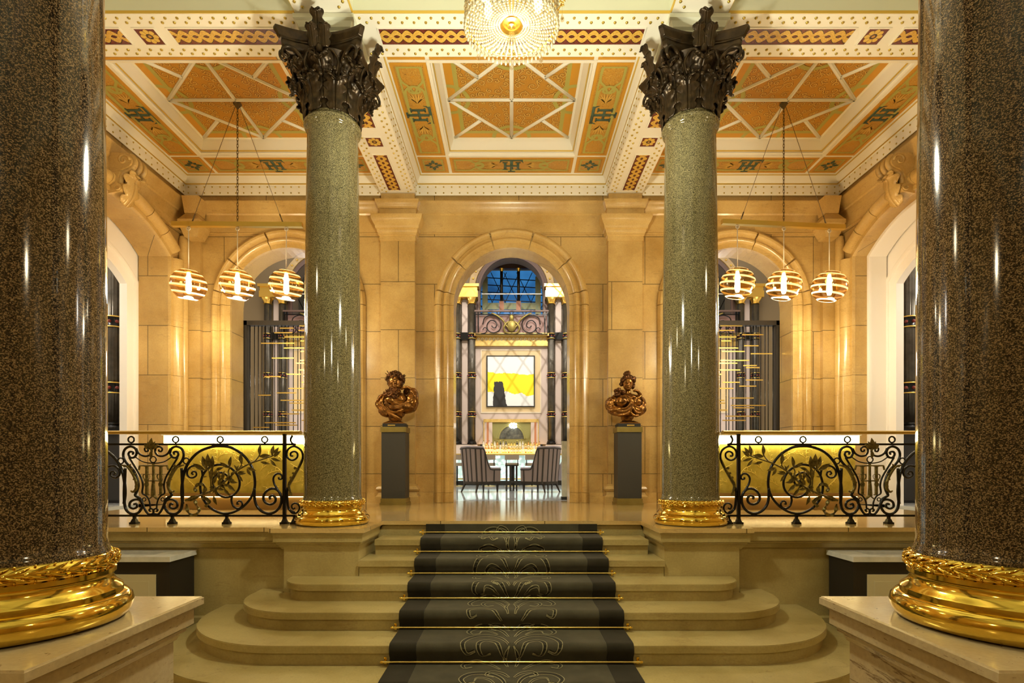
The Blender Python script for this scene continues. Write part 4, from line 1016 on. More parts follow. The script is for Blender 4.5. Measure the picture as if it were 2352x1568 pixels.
# ================================================================== BUST PLINTHS AND BUSTS
def bust_plinth(s, label):
    x0, x1 = sorted((s*1.955, s*1.575)); y0, y1 = 8.05, 8.38
    root = thing('bust_plinth', (s*1.765, 8.2, 0), label, 'plinth')
    MB().box((x0+0.012, y0+0.012, 0.10), (x1-0.012, y1-0.012, 1.09)).build('body', 'charcoal board', root)
    MB().box((x0, y0, 1.09), (x1, y1, 1.168)).build('brass_cap', 'dull brass', root)
    MB().box((x0-0.012, y0-0.012, 0.0), (x1+0.012, y1+0.012, 0.035)).box((x0, y0, 0.035), (x1, y1, 0.10)).build('brass_foot', 'dull brass', root)
    return root
mottled('dull brass', (0.20, 0.15, 0.035), (0.32, 0.25, 0.07), 4, 0.4, 0.7, 0)
bust_plinth(-1, 'charcoal plinth with brass bands, under the bust of the bearded man'); bust_plinth(1, 'charcoal plinth with brass bands, under the bust of the woman')
def sculpt(mb, name, mat, root, vox=0.007, sm=4, disp=None):
    o = mb.build(name, mat, root, 180)
    r = o.modifiers.new('fuse', 'REMESH'); r.mode = 'VOXEL'; r.voxel_size = vox; r.use_smooth_shade = True
    if sm:
        s = o.modifiers.new('soft', 'SMOOTH'); s.iterations = sm; s.factor = 0.5
    if disp:
        t = bpy.data.textures.new('folds', 'CLOUDS'); t.noise_scale = disp[0]; t.noise_depth = 2
        d = o.modifiers.new('folds', 'DISPLACE'); d.texture = t; d.strength = disp[1]; d.mid_level = 0.5; d.texture_coords = 'LOCAL'
    return o
def bust_common(root, O, plate_u, KM):
    MB().box((O.x-0.165, 8.07, O.z), (O.x+0.165, 8.34, O.z+0.052)).build('socle', 'black recess', root)
    MB().prism([(O.x-0.155, 8.085), (O.x+0.155, 8.085), (O.x+0.155, 8.325), (O.x-0.155, 8.325)], O.z+0.052, O.z+0.068).prism([(O.x-0.145, 8.095), (O.x+0.145, 8.095), (O.x+0.145, 8.315), (O.x-0.145, 8.315)], O.z+0.068, O.z+0.10, [(O.x-0.08, 8.14), (O.x+0.08, 8.14), (O.x+0.08, 8.28), (O.x-0.08, 8.28)]).build('foot_moulding', 'red bronze', root)
    MB().box((O.x+plate_u-0.055, 8.063, O.z+0.015), (O.x+plate_u+0.055, 8.07, O.z+0.034)).build('name_plate', 'satin brass', root)
KM = 0.000676
def man_bust():
    O = Vector((-1.765, 8.2, 1.168))
    root = thing('bronze_bust', O, 'bronze bust of a bearded, leaf-crowned man in a sweeping cloak', 'bust', 'bronze busts on plinths')
    q = lambda u, v, y=0.0: O+Vector(((u-560)*KM, y, (1415-v)*KM))
    bust_common(root, O, -0.03, KM)
    # body: chest, shoulders, neck, face in one skin
    b = MB()
    b.ell(q(600, 880), (0.20, 0.12, 0.17)); b.ell(q(590, 760), (0.16, 0.11, 0.10)); b.ell(q(585, 660), (0.075, 0.075, 0.12)); b.ell(q(560, 1130), (0.11, 0.09, 0.16))
    b.ell(q(700, 800, -0.06), (0.10, 0.07, 0.08)); b.ell(q(480, 820, -0.06), (0.10, 0.07, 0.08))
    b.ell(q(550, 400, 0.0), (0.10, 0.115, 0.135)); b.ell(q(555, 480, -0.035), (0.078, 0.085, 0.10)); b.ell(q(555, 560, -0.05), (0.06, 0.07, 0.06))
    b.ell(q(560, 435, -0.108), (0.062, 0.022, 0.014)); b.ell(q(575, 500, -0.125), (0.017, 0.026, 0.034)); b.ell(q(582, 525, -0.135), (0.021, 0.018, 0.014)); b.ell(q(562, 455, -0.118), (0.012, 0.016, 0.03))
    for u in (497, 632): b.ell(q(u, 505, -0.085), (0.026, 0.016, 0.024)); b.ell(q(u+(14 if u < 560 else -8), 462, -0.098), (0.019, 0.016, 0.011))
    for u in (445, 668): b.ell(q(u, 490, 0.0), (0.014, 0.03, 0.035))
    sculpt(b, 'body', 'red bronze', root, 0.004, 9)
    h = MB(); rr = random.Random(5)
    for k in range(70):
        a = rr.uniform(-PI, PI); e = rr.uniform(0.05, 1.5); x = math.cos(e)*math.sin(a); y = -math.cos(e)*math.cos(a); z = math.sin(e)
        if y < -0.45 and z < 0.62: continue
        h.ell(q(552, 395)+Vector((x*0.128, y*0.130+0.01, z*0.145)), rr.uniform(0.022, 0.034), 10, 7)
    h.ell(q(552, 380, 0.03), (0.124, 0.112, 0.135))
    sculpt(h, 'hair', 'dark red bronze', root, 0.004, 0, (0.022, 0.022))
    w = MB()
    for k in range(46):
        a = -PI*1.05+2.1*PI*k/46; zz = rr.uniform(-0.02, 0.10); rad = 0.128; c = q(552, 370)+Vector((rad*math.sin(a), -0.118*math.cos(a)+0.01, zz+0.02*math.cos(a)))
        d = Vector((math.sin(a)*1.0, -math.cos(a)*0.8, rr.uniform(0.1, 1.2))).normalized(); s = d.cross(Vector((0, 0, 1))).normalized(); ln = rr.uniform(0.035, 0.055); n2 = s.cross(d)
        w.add([c-d*0.01, c+d*ln*0.4+s*ln*0.35, c+d*ln*0.5+s*ln*0.15, c+d*ln, c+d*ln*0.5-s*ln*0.15, c+d*ln*0.4-s*ln*0.35, c+d*ln*0.4+n2*0.012], [(0,1,6), (1,2,6), (2,3,6), (3,4,6), (4,5,6), (5,0,6), (0,5,4,3,2,1)])
    for k in range(9): a = rr.uniform(-1, 1); w.ell(q(560, 250)+Vector((a*0.05, -0.06+rr.uniform(-0.03, 0.05), rr.uniform(-0.03, 0.035))), 0.016, 7, 5)
    w.build('leaf_wreath', 'dark red bronze', root, 180)
    be = MB()
    for k in range(60):
        v = rr.uniform(545, 860); t = (v-545)/315; u = 530-60*t+rr.uniform(-1, 1)*(110-40*abs(t-0.35)*2); P = [q(u, v, -0.085-0.05*math.sin(PI*min(1, t+0.2))*(1-abs(u-520)/300))]
        a = rr.uniform(-0.8, 0.8)-PI/2
        for j in range(4): a += rr.uniform(0.3, 0.8)*(1 if k % 2 else -1); P.append(P[-1]+Vector((0.02*math.cos(a), rr.uniform(-0.006, 0.004), 0.02*math.sin(a))))
        be.tube(P, [0.014, 0.014, 0.012, 0.010, 0.005], 7)
    be.ell(q(520, 660, -0.05), (0.08, 0.06, 0.11)); be.ell(q(490, 770, -0.07), (0.06, 0.05, 0.07))
    for s in (-1, 1): be.tube(cr([q(562, 548, -0.128), q(562+s*60, 560, -0.118), q(562+s*110, 590, -0.085), q(562+s*130, 570, -0.07)], 4), [0.012]*9+[0.010, 0.008, 0.006, 0.004], 7)
    sculpt(be, 'beard', 'dark red bronze', root, 0.004, 1, (0.02, 0.010))
    c = MB()
    c.ell(q(300, 870, 0.01), (0.115, 0.11, 0.15)); c.ell(q(240, 900, 0.0), (0.07, 0.09, 0.10)); c.ell(q(420, 1030, -0.02), (0.16, 0.11, 0.11)); c.ell(q(560, 1090, -0.01), (0.15, 0.115, 0.10)); c.ell(q(540, 1190, 0.0), (0.08, 0.08, 0.06))
    c.ell(q(800, 960, -0.02), (0.16, 0.12, 0.10)); c.ell(q(930, 850, 0.0), (0.10, 0.12, 0.15)); c.ell(q(950, 720, 0.03), (0.085, 0.10, 0.14)); c.ell(q(860, 600, 0.07), (0.10, 0.05, 0.065))
    f = [([(330, 740), (300, 860), (360, 980), (470, 1060), (600, 1090), (760, 1030), (900, 930)], 0.022), ([(370, 790), (400, 900), (500, 985), (620, 1000), (760, 960), (880, 850), (960, 730)], 0.024), ([(400, 860), (460, 930), (570, 960), (700, 930)], 0.018), ([(280, 900), (330, 1010), (440, 1100), (560, 1170), (660, 1230)], 0.022), ([(230, 760), (180, 860), (210, 960), (300, 1060), (420, 1150)], 0.022), ([(300, 700), (230, 780), (160, 880), (170, 960)], 0.02), ([(1000, 700), (1040, 820), (980, 940), (840, 1020), (700, 1090)], 0.02), ([(870, 530), (980, 600), (1050, 740), (1050, 860)], 0.028), ([(690, 560), (780, 520), (870, 525), (970, 600)], 0.024), ([(1000, 660), (930, 770), (830, 860), (740, 930)], 0.02), ([(500, 1110), (620, 1180), (720, 1240)], 0.018)]
    for pts, r in f:
        P = cr([q(u, v, -0.10-0.035*math.cos((u-560)/430*PI/2)+(0.10 if v < 640 else 0.03*abs(u-560)/430)) for u, v in pts], 5); m = len(P)
        c.tube(P, [r*(0.6+0.4*math.sin(PI*i/(m-1))) for i in range(m)], 8)
    sculpt(c, 'cloak', 'red bronze', root, 0.0045, 2, (0.05, 0.016))
    return root
def woman_bust():
    O = Vector((1.765, 8.2, 1.168))
    root = thing('bronze_bust', O, 'bronze bust of a woman with pinned-up hair and gathered drapery', 'bust', 'bronze busts on plinths')
    q = lambda u, v, y=0.0: O+Vector(((u-620)*KM, y, (1400-v)*KM))
    bust_common(root, O, 0.015, KM)
    b = MB()
    b.ell(q(600, 860), (0.20, 0.11, 0.16)); b.ell(q(600, 740), (0.19, 0.085, 0.075)); b.ell(q(622, 650, 0.005), (0.052, 0.056, 0.10)); b.ell(q(600, 1080), (0.10, 0.08, 0.18))
    b.ell(q(330, 820, 0.01), (0.085, 0.08, 0.10)); b.ell(q(850, 800, 0.01), (0.08, 0.08, 0.10))
    b.ell(q(450, 840, -0.10), (0.095, 0.075, 0.085)); b.ell(q(775, 850, -0.10), (0.085, 0.075, 0.08))
    b.ell(q(617, 400, 0.0), (0.082, 0.10, 0.105)); b.ell(q(607, 460, -0.035), (0.068, 0.072, 0.09)); b.ell(q(603, 530, -0.05), (0.045, 0.05, 0.04))
    b.ell(q(597, 455, -0.108), (0.011, 0.018, 0.026)); b.ell(q(595, 472, -0.116), (0.013, 0.013, 0.010)); b.ell(q(600, 502, -0.102), (0.019, 0.011, 0.006)); b.ell(q(601, 514, -0.100), (0.016, 0.011, 0.006)); b.ell(q(603, 552, -0.085), (0.018, 0.016, 0.015))
    for u in (558, 645): b.ell(q(u, 408, -0.098), (0.024, 0.012, 0.008)); b.ell(q(u, 425, -0.095), (0.013, 0.012, 0.009)); b.ell(q(u-(2 if u < 600 else -4), 475, -0.075), (0.024, 0.018, 0.026))
    sculpt(b, 'body', 'red bronze', root, 0.004, 9)
    h = MB(); rr = random.Random(8); h.ell(q(625, 350, 0.03), (0.100, 0.105, 0.10))
    for k in range(14):
        a = -PI/2*1.15+2.3*PI/2*k/13
        P = cr([q(620+math.sin(a)*118, 400-math.cos(a)*70, -0.095*math.cos(a)*0.9), q(622+math.sin(a)*128, 330-math.cos(a)*75, -0.04), q(625+math.sin(a)*60, 245, 0.03), q(620, 200, 0.05)], 5)
        h.tube(P, [0.016+0.006*math.sin(PI*i/15) for i in range(16)], 7)
    h.ell(q(605, 190, 0.02), (0.052, 0.05, 0.04)); h.tube(cr([q(600, 170, 0.0), q(640, 140, 0), q(668, 160, 0), q(655, 195, 0)], 5), 0.011, 7)
    for u, v in ((745, 420), (760, 350), (740, 480), (480, 420), (500, 330), (770, 300)): h.ell(q(u, v, 0.02), (0.03, 0.04, 0.035))
    for k in range(14): h.ell(q(430+rr.uniform(-90, 70), 630+rr.uniform(-80, 60), -0.04+rr.uniform(-0.03, 0.03)), rr.uniform(0.022, 0.036), 10, 7)
    sculpt(h, 'hair', 'dark red bronze', root, 0.004, 0, (0.022, 0.022))
    c = MB()
    c.ell(q(260, 880, 0.02), (0.10, 0.10, 0.12)); c.ell(q(400, 1020, -0.02), (0.16, 0.12, 0.085)); c.ell(q(620, 1050, -0.02), (0.13, 0.11, 0.09)); c.ell(q(820, 1000, -0.02), (0.14, 0.12, 0.10)); c.ell(q(920, 870, 0.01), (0.075, 0.10, 0.11)); c.ell(q(640, 1160, 0), (0.08, 0.08, 0.06))
    f = [([(300, 690), (220, 770), (190, 880), (260, 990), (400, 1060), (560, 1040), (660, 930), (670, 800)], 0.024), ([(240, 760), (150, 880), (210, 1020), (340, 1120), (480, 1130), (600, 1080), (680, 960)], 0.026), ([(270, 900), (340, 980), (460, 1000), (570, 960), (640, 860), (660, 780)], 0.02), ([(120, 880), (180, 1000), (300, 1110), (420, 1160)], 0.02), ([(670, 820), (720, 930), (810, 970), (900, 920), (950, 820)], 0.022), ([(690, 900), (760, 1010), (870, 1020), (970, 930), (1000, 870)], 0.024), ([(690, 980), (750, 1080), (850, 1090), (930, 1030)], 0.022), ([(700, 810), (800, 750), (890, 760), (960, 830), (1000, 880)], 0.022), ([(710, 600), (790, 590), (850, 640), (870, 710), (800, 760), (700, 790)], 0.026), ([(640, 1090), (720, 1150), (820, 1150)], 0.022), ([(660, 780), (590, 740), (540, 700)], 0.012), ([(640, 820), (660, 900), (640, 1000), (590, 1090)], 0.024)]
    for pts, r in f:
        P = cr([q(u, v, -0.125-0.03*math.cos((u-600)/430*PI/2)+0.09*(abs(u-600)/430)**2+(0.05 if v < 660 else 0)) for u, v in pts], 5); m = len(P)
        c.tube(P, [r*(0.6+0.4*math.sin(PI*i/(m-1))) for i in range(m)], 8)
    c.ell(q(665, 820, -0.15), (0.02, 0.015, 0.022))
    sculpt(c, 'drapery', 'red bronze', root, 0.0045, 2, (0.05, 0.014))
    return root
man_bust(); woman_bust()
# ================================================================== PENDANT FITTINGS
def glassy(name, tint, tfac, rough=0.03, emit=0.0):
    m, nt, b = nodes(name); out = nt.nodes['Material Output']; nt.nodes.remove(b)
    t = N(nt, 'ShaderNodeBsdfTransparent'); t.inputs['Color'].default_value = (*tint, 1)
    g = N(nt, 'ShaderNodeBsdfGlossy'); g.inputs['Roughness'].default_value = rough; g.inputs['Color'].default_value = (1, 0.93, 0.8, 1)
    mx = N(nt, 'ShaderNodeMixShader'); mx.inputs[0].default_value = tfac
    L(nt, t.outputs[0], mx.inputs[1]); L(nt, g.outputs[0], mx.inputs[2]); L(nt, mx.outputs[0], out.inputs['Surface'])
    return m
glassy('amber glass', (0.74, 0.56, 0.28), 0.12)
def frosted(name, col, tr=0.35):
    m, nt, b = nodes(name); out = nt.nodes['Material Output']; nt.nodes.remove(b)
    t = N(nt, 'ShaderNodeBsdfTranslucent'); t.inputs['Color'].default_value = (*col, 1)
    d = N(nt, 'ShaderNodeBsdfDiffuse'); d.inputs['Color'].default_value = (*col, 1)
    a = N(nt, 'ShaderNodeMixShader'); a.inputs[0].default_value = 0.45; L(nt, t.outputs[0], a.inputs[1]); L(nt, d.outputs[0], a.inputs[2])
    tp = N(nt, 'ShaderNodeBsdfTransparent'); c = N(nt, 'ShaderNodeMixShader'); c.inputs[0].default_value = tr
    L(nt, a.outputs[0], c.inputs[1]); L(nt, tp.outputs[0], c.inputs[2]); L(nt, c.outputs[0], out.inputs['Surface'])
frosted('frosted glass', (0.92, 0.90, 0.88), 0.45)
plain('lamp glow', (1, 1, 1), 0.5, emit=(1, 0.92, 0.76), estr=24)
plain('steel cable', (0.25, 0.2, 0.13), 0.35, 0.9)
plain('brown chain', (0.12, 0.08, 0.03), 0.4, 0.8)
GZ = 2.985; BZ = 3.79
def pendant(x, rz, label):
    cy = 7.18; O = Vector((x, cy, BZ))
    root = thing('pendant_lamp', O, label, 'pendant lamp', 'brass bar pendant lamps')
    MB().box((x-0.86, cy-0.03, BZ-0.03), (x+0.86, cy+0.03, BZ+0.03)).build('beam', 'satin brass', root)
    pts = Vector((x, cy, 5.40)); ch = MB(); nl = 36; ln = (5.38-BZ-0.03)/nl
    for k in range(nl):
        z = BZ+0.03+ln*(k+0.5); a = 0 if k % 2 else PI/2
        ch.tube([Vector((x+0.011*math.cos(t)*math.cos(a), cy+0.011*math.cos(t)*math.sin(a), z+ln*0.68*math.sin(t))) for t in [2*PI*i/10 for i in range(10)]], 0.0035, 5, closed=True)
    ch.build('chain', 'brown chain', root, 180)
    MB().lathe([(0.0, 0), (0.035, 0.0), (0.055, -0.02), (0.03, -0.05), (0.012, -0.08), (0.0, -0.08)], 14, (x, cy, 5.41)).build('ceiling_hook', 'brown chain', root)
    for s in (-1, 1):
        a = Vector((x+s*0.03, cy, 5.36)); b = Vector((x+s*0.60, cy, BZ+0.03)); d = (b-a).normalized()
        MB().tube([a, b], 0.0035, 5).tube([b-d*0.12, b], 0.009, 6).build('stay_cable', 'steel cable', root, 180)
    tilt = Matrix.Rotation(math.radians(8), 3, 'Y') @ Matrix.Rotation(math.radians(10), 3, 'X')
    for k in (-1, 0, 1):
        gx = x+k*0.645; c = Vector((gx, cy, GZ))
        g = thing('globe_shade', c); g.parent = root; g.location = c-O
        def part(mb, nm, mt, sh=180):
            o = mb.build(nm, mt, g, sh); return o
        MB_ = MB().tube([(gx, cy, GZ+0.215), (gx, cy, BZ-0.05)], 0.006, 6)
        MB_.tube([Vector((gx+0.022*math.cos(t), cy, BZ-0.055+0.022*math.sin(t))) for t in [2*PI*i/12 for i in range(12)]], 0.006, 6, closed=True)
        part(MB_, 'cord', 'painted white')
        def sph(lat0, lat1, r, n=8):
            return [(r*math.cos(math.radians(lat0+(lat1-lat0)*i/n)), 0.94*r*math.sin(math.radians(lat0+(lat1-lat0)*i/n))) for i in range(n+1)]
        gl = MB().lathe(sph(-62, 88, 0.218, 22), 36, (0, 0, 0), caps=False); gl.v = [tuple(tilt @ Vector(v)+c) for v in gl.v]; part(gl, 'glass', 'amber glass')
        for la in (-60, -30, -5, 19, 43, 66):
            bd = MB().lathe(sph(la-3.4, la+3.4, 0.221, 4), 36, (0, 0, 0), caps=False); bd.v = [tuple(tilt @ Vector(v)+c) for v in bd.v]; part(bd, 'frosted_band', 'frosted glass')
        part(MB().lathe([(0.0, 0.20), (0.035, 0.195), (0.04, 0.17), (0.0, 0.165)], 14, c), 'cap', 'satin brass')
        part(MB().lathe([(0.018, 0.165), (0.026, 0.12), (0.032, 0.03), (0.036, -0.06), (0.022, -0.11), (0.0, -0.115)], 14, c, caps=False), 'bulb', 'lamp glow')
        ld = bpy.data.lights.new('pendant light', 'POINT'); ld.energy = P_PEND; ld.color = (1.0, 0.85, 0.58); ld.shadow_soft_size = 0.12
        lo = bpy.data.objects.new('pendant_light', ld); C.objects.link(lo); lo.parent = g; lo.location = (0, 0, -0.26)
    root.rotation_euler = (0, 0, rz)
    return root
P_PEND = 42
pendant(-3.645, math.radians(0.8), 'brass bar hung with three striped glass globes, above the desk by the bearded bust')
pendant(3.62, math.radians(5.5), "brass bar hung with three striped glass globes, above the desk by the woman's bust")
# ================================================================== METAL SCREENS IN THE SIDE ARCHES
plain('dark screen metal', (0.045, 0.038, 0.032), 0.45, 0.4)
def screen(s, label):
    Y = 9.18; cx = s*3.57; hw = 0.95; zt = EYE+(1072-738)*Y/F
    root = thing('metal_screen', (cx, Y, 0), label, 'screen', 'metal rod screens in the side arches')
    for x in (cx-hw, cx+hw): MB().box((x-0.045, Y-0.06, 0), (x+0.045, Y+0.06, zt)).build('frame_post', 'dark screen metal', root)
    MB().box((cx-hw-0.045, Y-0.06, zt-0.075), (cx+hw+0.045, Y+0.06, zt)).build('top_rail', 'dark screen metal', root)
    MB().box((cx-hw, Y-0.05, 0), (cx+hw, Y+0.05, 0.07)).build('bottom_rail', 'dark screen metal', root)
    rr = random.Random(21); n = 27
    for k in range(n):
        x = cx-hw+0.075+(2*hw-0.15)*(k+rr.uniform(-0.28, 0.28)*(0 < k < n-1))/(n-1)
        MB().tube([(x, Y, 0.07), (x, Y, zt-0.075)], 0.0075, 6).build('rod', 'black iron', root, 180)
    z = 0.95; k = 0
    while z < zt-0.12:
        z += rr.uniform(0.07, 0.115); w = rr.uniform(0.2, 0.62); x = rr.uniform(cx-hw+0.08, cx+hw-0.08-w); 
        MB().box((x, Y-0.025, z-0.009), (x+w, Y-0.012, z+0.009)).build('brass_slat', 'satin brass', root); 
        w2 = rr.uniform(0.15, 0.4); x2 = x+w+0.1 if x+w+0.1+w2 < cx+hw-0.06 else x-w2-0.1
        if x2 > cx-hw+0.05: MB().box((x2, Y-0.025, z+0.03), (x2+w2, Y-0.012, z+0.048)).build('brass_slat', 'satin brass', root)
    return root
screen(-1, 'dark screen of rods and brass slats in the arch on the bearded bust side'); screen(1, "dark screen of rods and brass slats in the arch on the woman's bust side")
# ================================================================== MARBLE-TOPPED CABINETS BELOW THE LEDGE
def cabinet(s, label):
    x0, x1 = -4.9, -3.02; y0, y1 = 4.77, 5.18
    root = thing('low_cabinet', (-3.9, 5.0, LOB), label, 'cabinet', 'marble-topped cabinets below the platform')
    zt = -0.225
    MB().box((x0+0.03, y0+0.03, LOB), (x1-0.02, y1-0.01, zt-0.045)).build('body', 'dark box paint', root)
    mb = MB(); hx0, hx1, hy0, hy1 = x0+0.2, x1-0.22, y0+0.13, y1-0.10
    for lo, hi in (((x0, y0), (x1, hy0)), ((x0, hy1), (x1, y1)), ((x0, hy0), (hx0, hy1)), ((hx1, hy0), (x1, hy1))): mb.box((lo[0], lo[1], zt-0.045), (hi[0], hi[1], zt))
    mb.build('marble_top', 'white marble', root)
    MB().box((hx0, hy0, zt-0.044), (hx1, hy1, zt-0.03)).build('slot', 'black recess', root)
    MB().box((x0+0.16, y0+0.022, LOB+0.1), (x1-0.14, y0+0.03, zt-0.16)).build('panel', 'pale panel', root)
    MB().box((x0+0.22, y0+0.018, LOB+0.16), (x1-0.20, y0+0.022, zt-0.22)).build('panel_field', 'pale panel', root)
    return root
cbL = cabinet(-1, "black cabinet with white marble top, behind the near pedestal at the picture's left")
cbR = dup(cbL, (3.9, 5.0, LOB), "black cabinet with white marble top, behind the near pedestal at the picture's right", -1)
# ================================================================== STONE CONSOLES OVER THE SIDE ARCHES
def console(s):
    O = (-XS, AY, 4.35)
    root = thing('scroll_console', O, 'carved stone scroll bracket crowning the side arch, beyond the bearded bust', 'bracket', 'carved scroll brackets over the side arches')
    # side profile (distance from wall, height)
    pr = [(0.0, 4.66)]+[(0.20+0.105*math.cos(math.radians(a)), 4.56+0.10*math.sin(math.radians(a))) for a in range(95, -96, -15)]+[(0.15, 4.42), (0.12, 4.34), (0.115, 4.28)]+[(0.115+0.06*math.cos(math.radians(a)), 4.21+0.055*math.sin(math.radians(a))) for a in range(80, -96, -22)]+[(0.0, 4.13)]
    MB().plate([(u, v) for u, v in pr], lambda u, v, w: (-XS+u, AY+w, v), -0.15, 0.15).build('scroll_body', 'moulding stone', root, 40)
    for sy in (-1, 1):
        mb = MB()
        P = [Vector((-XS+0.20+(0.085-0.0055*k)*math.cos(0.55*k), AY+sy*0.155, 4.56+(0.082-0.0055*k)*math.sin(0.55*k))) for k in range(15)]
        mb.tube(P, [0.018-0.0007*k for k in range(15)], 7)
        P = [Vector((-XS+0.115+(0.045-0.0035*k)*math.cos(-0.6*k), AY+sy*0.155, 4.21+(0.042-0.0035*k)*math.sin(-0.6*k))) for k in range(11)]
        mb.tube(P, [0.012-0.0005*k for k in range(11)], 7); mb.build('volute', 'moulding stone', root, 180)
    for k in (-0.09, 0.0, 0.09):
        P = cr([Vector((-XS+u+0.008, AY+k, v)) for u, v in pr[3:-4]], 2); MB().tube(P, 0.035, 8).build('bead', 'moulding stone', root, 180)
    spec = leaf_mesh([(0.10, 4.05), (0.17, 4.13), (0.21, 4.24), (0.22, 4.36), (0.27, 4.42), (0.32, 4.41), (0.33, 4.38)], 0.14, 5)
    mb, th_ = spec; o = MB(); o.v = [(-XS+v[0], AY+v[1], v[2]) for v in mb.v]; o.f = mb.f; ob = o.build('acanthus_leaf', 'moulding stone', root, 180); md = ob.modifiers.new('thick', 'SOLIDIFY'); md.thickness = 0.02
    return root
csL = console(-1)
dup(csL, (XS, AY, 4.35), "carved stone scroll bracket crowning the side arch, beyond the woman's bust", -1)
# ================================================================== CHANDELIER
glassy('crystal', (0.99, 0.96, 0.88), 0.30, 0.05)
m_, nt, b = nodes('crystal bead'); tp_ = N(nt, 'ShaderNodeBsdfTransparent'); tp_.inputs['Color'].default_value = (0.95, 0.85, 0.6, 1); mx_ = N(nt, 'ShaderNodeMixShader'); mx_.inputs[0].default_value = 0.35; L(nt, b.outputs[0], mx_.inputs[1]); L(nt, tp_.outputs[0], mx_.inputs[2]); L(nt, mx_.outputs[0], nt.nodes['Material Output'].inputs['Surface']); b.inputs['Base Color'].default_value = (0.50, 0.46, 0.34, 1); b.inputs['Roughness'].default_value = 0.12; b.inputs['Specular IOR Level'].default_value = 0.9; b.inputs['Coat Weight'].default_value = 1.0
b.inputs['Subsurface Weight'].default_value = 0.0; b.inputs['Transmission Weight'].default_value = 0.0
plain('bulb glow', (1, 1, 1), 0.5, emit=(1, 0.92, 0.74), estr=4)
CHX, CHY, CHZ = 0.0, 3.70, 3.625; CR = 0.315
def bead_chain(mb, P, r):
    """string of faceted beads along points"""
    for i, p in enumerate(P): mb.ell(p, (r, r, r*1.35), 6, 4)
chn = thing('crystal_chandelier', (CHX, CHY, CHZ), 'basket chandelier strung with crystal beads around a gilt centre cup', 'chandelier')
O = Vector((CHX, CHY, CHZ))
for z, r in ((0.0, CR), (0.42, CR*0.93), (0.85, CR*0.45)):
    MB().tube([O+Vector((r*math.cos(2*PI*k/48), r*math.sin(2*PI*k/48), z)) for k in range(48)], 0.006, 8, closed=True).build('gilt_ring', 'gold leaf', chn, 180)
MB().lathe([(0.0, 0.03), (0.045, 0.03), (0.072, 0.0), (0.078, -0.012), (0.07, -0.016), (0.055, 0.004), (0.035, -0.002), (0.028, -0.014), (0.012, -0.018), (0.0, -0.03)], 32, O-Vector((0, 0, 0.028))).build('gilt_cup', 'gold leaf', chn, 40)
MB().lathe([(0.0, -0.022), (0.006, -0.026), (0.006, -0.04), (0.014, -0.052), (0.028, -0.075), (0.033, -0.10), (0.026, -0.122), (0.012, -0.132), (0.0, -0.134)], 16, O-Vector((0, 0, 0.028))).build('crystal_drop', 'crystal', chn, 60)
# bead strings: from ring in to the cup (shallow sag), and up the drum; one mesh each, turned about the axis
def around(mb, name, mat, n, a0=0.0):
    o = mb.build(name, mat, chn, 180); o.rotation_euler.z = a0
    for k in range(1, n):
        c = o.copy(); C.objects.link(c); c.parent = chn; c.rotation_euler.z = a0+2*PI*k/n
mb = MB(); bead_chain(mb, [O+Vector((0.085+(CR-0.085)*t, 0, -0.022*math.sin(PI*t)+0.006-0.028*(1-t))) for t in [i/13 for i in range(14)]], 0.0085); around(mb, 'bead_string', 'crystal bead', 48)
mb = MB(); bead_chain(mb, [O+Vector((CR*(1-0.07*t)+0.006*math.sin(PI*t), 0, 0.42*t)) for t in [i/17 for i in range(18)]], 0.0095); around(mb, 'drum_string', 'crystal bead', 52)
mb = MB(); bead_chain(mb, [O+Vector((CR+0.004, 0, -0.016-0.02*i)) for i in range(1)], 0.0085); mb.lathe([(0.0, -0.028), (0.006, -0.034), (0.010, -0.05), (0.006, -0.066), (0, -0.072)], 8, O+Vector((CR+0.004, 0, 0))); around(mb, 'fringe_drop', 'crystal bead', 60, 0.03)
mb = MB(); bead_chain(mb, [O+Vector((CR*0.93*(1-t)+CR*0.45*t, 0, 0.42+0.43*t)) for t in [i/12 for i in range(13)]], 0.009); around(mb, 'upper_string', 'crystal bead', 36)
for k in range(8):
    a = 2*PI*k/8+0.25; c = O+Vector((0.19*math.cos(a), 0.19*math.sin(a), 0.15))
    MB().lathe([(0.0, -0.055), (0.02, -0.045), (0.03, -0.01), (0.024, 0.03), (0.012, 0.06), (0.0, 0.062)], 12, c).build('bulb', 'bulb glow', chn, 180)
    MB().tube([c+Vector((0, 0, 0.06)), c+Vector((0, 0, 0.12)), O+Vector((0.1*math.cos(a), 0.1*math.sin(a), 0.2)), O+Vector((0, 0, 0.2))], 0.008, 6).build('arm', 'gold leaf', chn, 180)
MB().lathe([(0.0, 0.03), (0.016, 0.03), (0.016, 0.5), (0.03, 0.55), (0.016, 0.6), (0.016, 0.9), (0.05, 0.95), (0.012, 1.0), (0.012, 1.83), (0.06, 1.83)], 14, O).build('stem', 'gold leaf', chn, 40)
for a in (PI+0.55, -0.25, PI-0.8, 0.9, PI/2):
    p = O+Vector(((CR+0.035)*math.cos(a), (CR+0.035)*math.sin(a), 0.03)); mb = MB()
    for k in range(6): mb.ell(p+Vector((0.014*math.cos(k), 0.014*math.sin(k), 0.02+0.012*math.cos(2*k))), 0.008, 6, 4)
    mb.tube([p-Vector((0.035*math.cos(a), 0.035*math.sin(a), 0.03)), p+Vector((0, 0, 0.02))], 0.005, 5)
    mb.build('gilt_rosette', 'gold leaf', chn, 180)
    MB().tube([p, p-Vector((0, 0, 0.05))], 0.0015, 4).lathe([(0.0, -0.05), (0.006, -0.06), (0.016, -0.085), (0.014, -0.10), (0, -0.108)], 8, p).build('pear_drop', 'crystal', chn, 180)
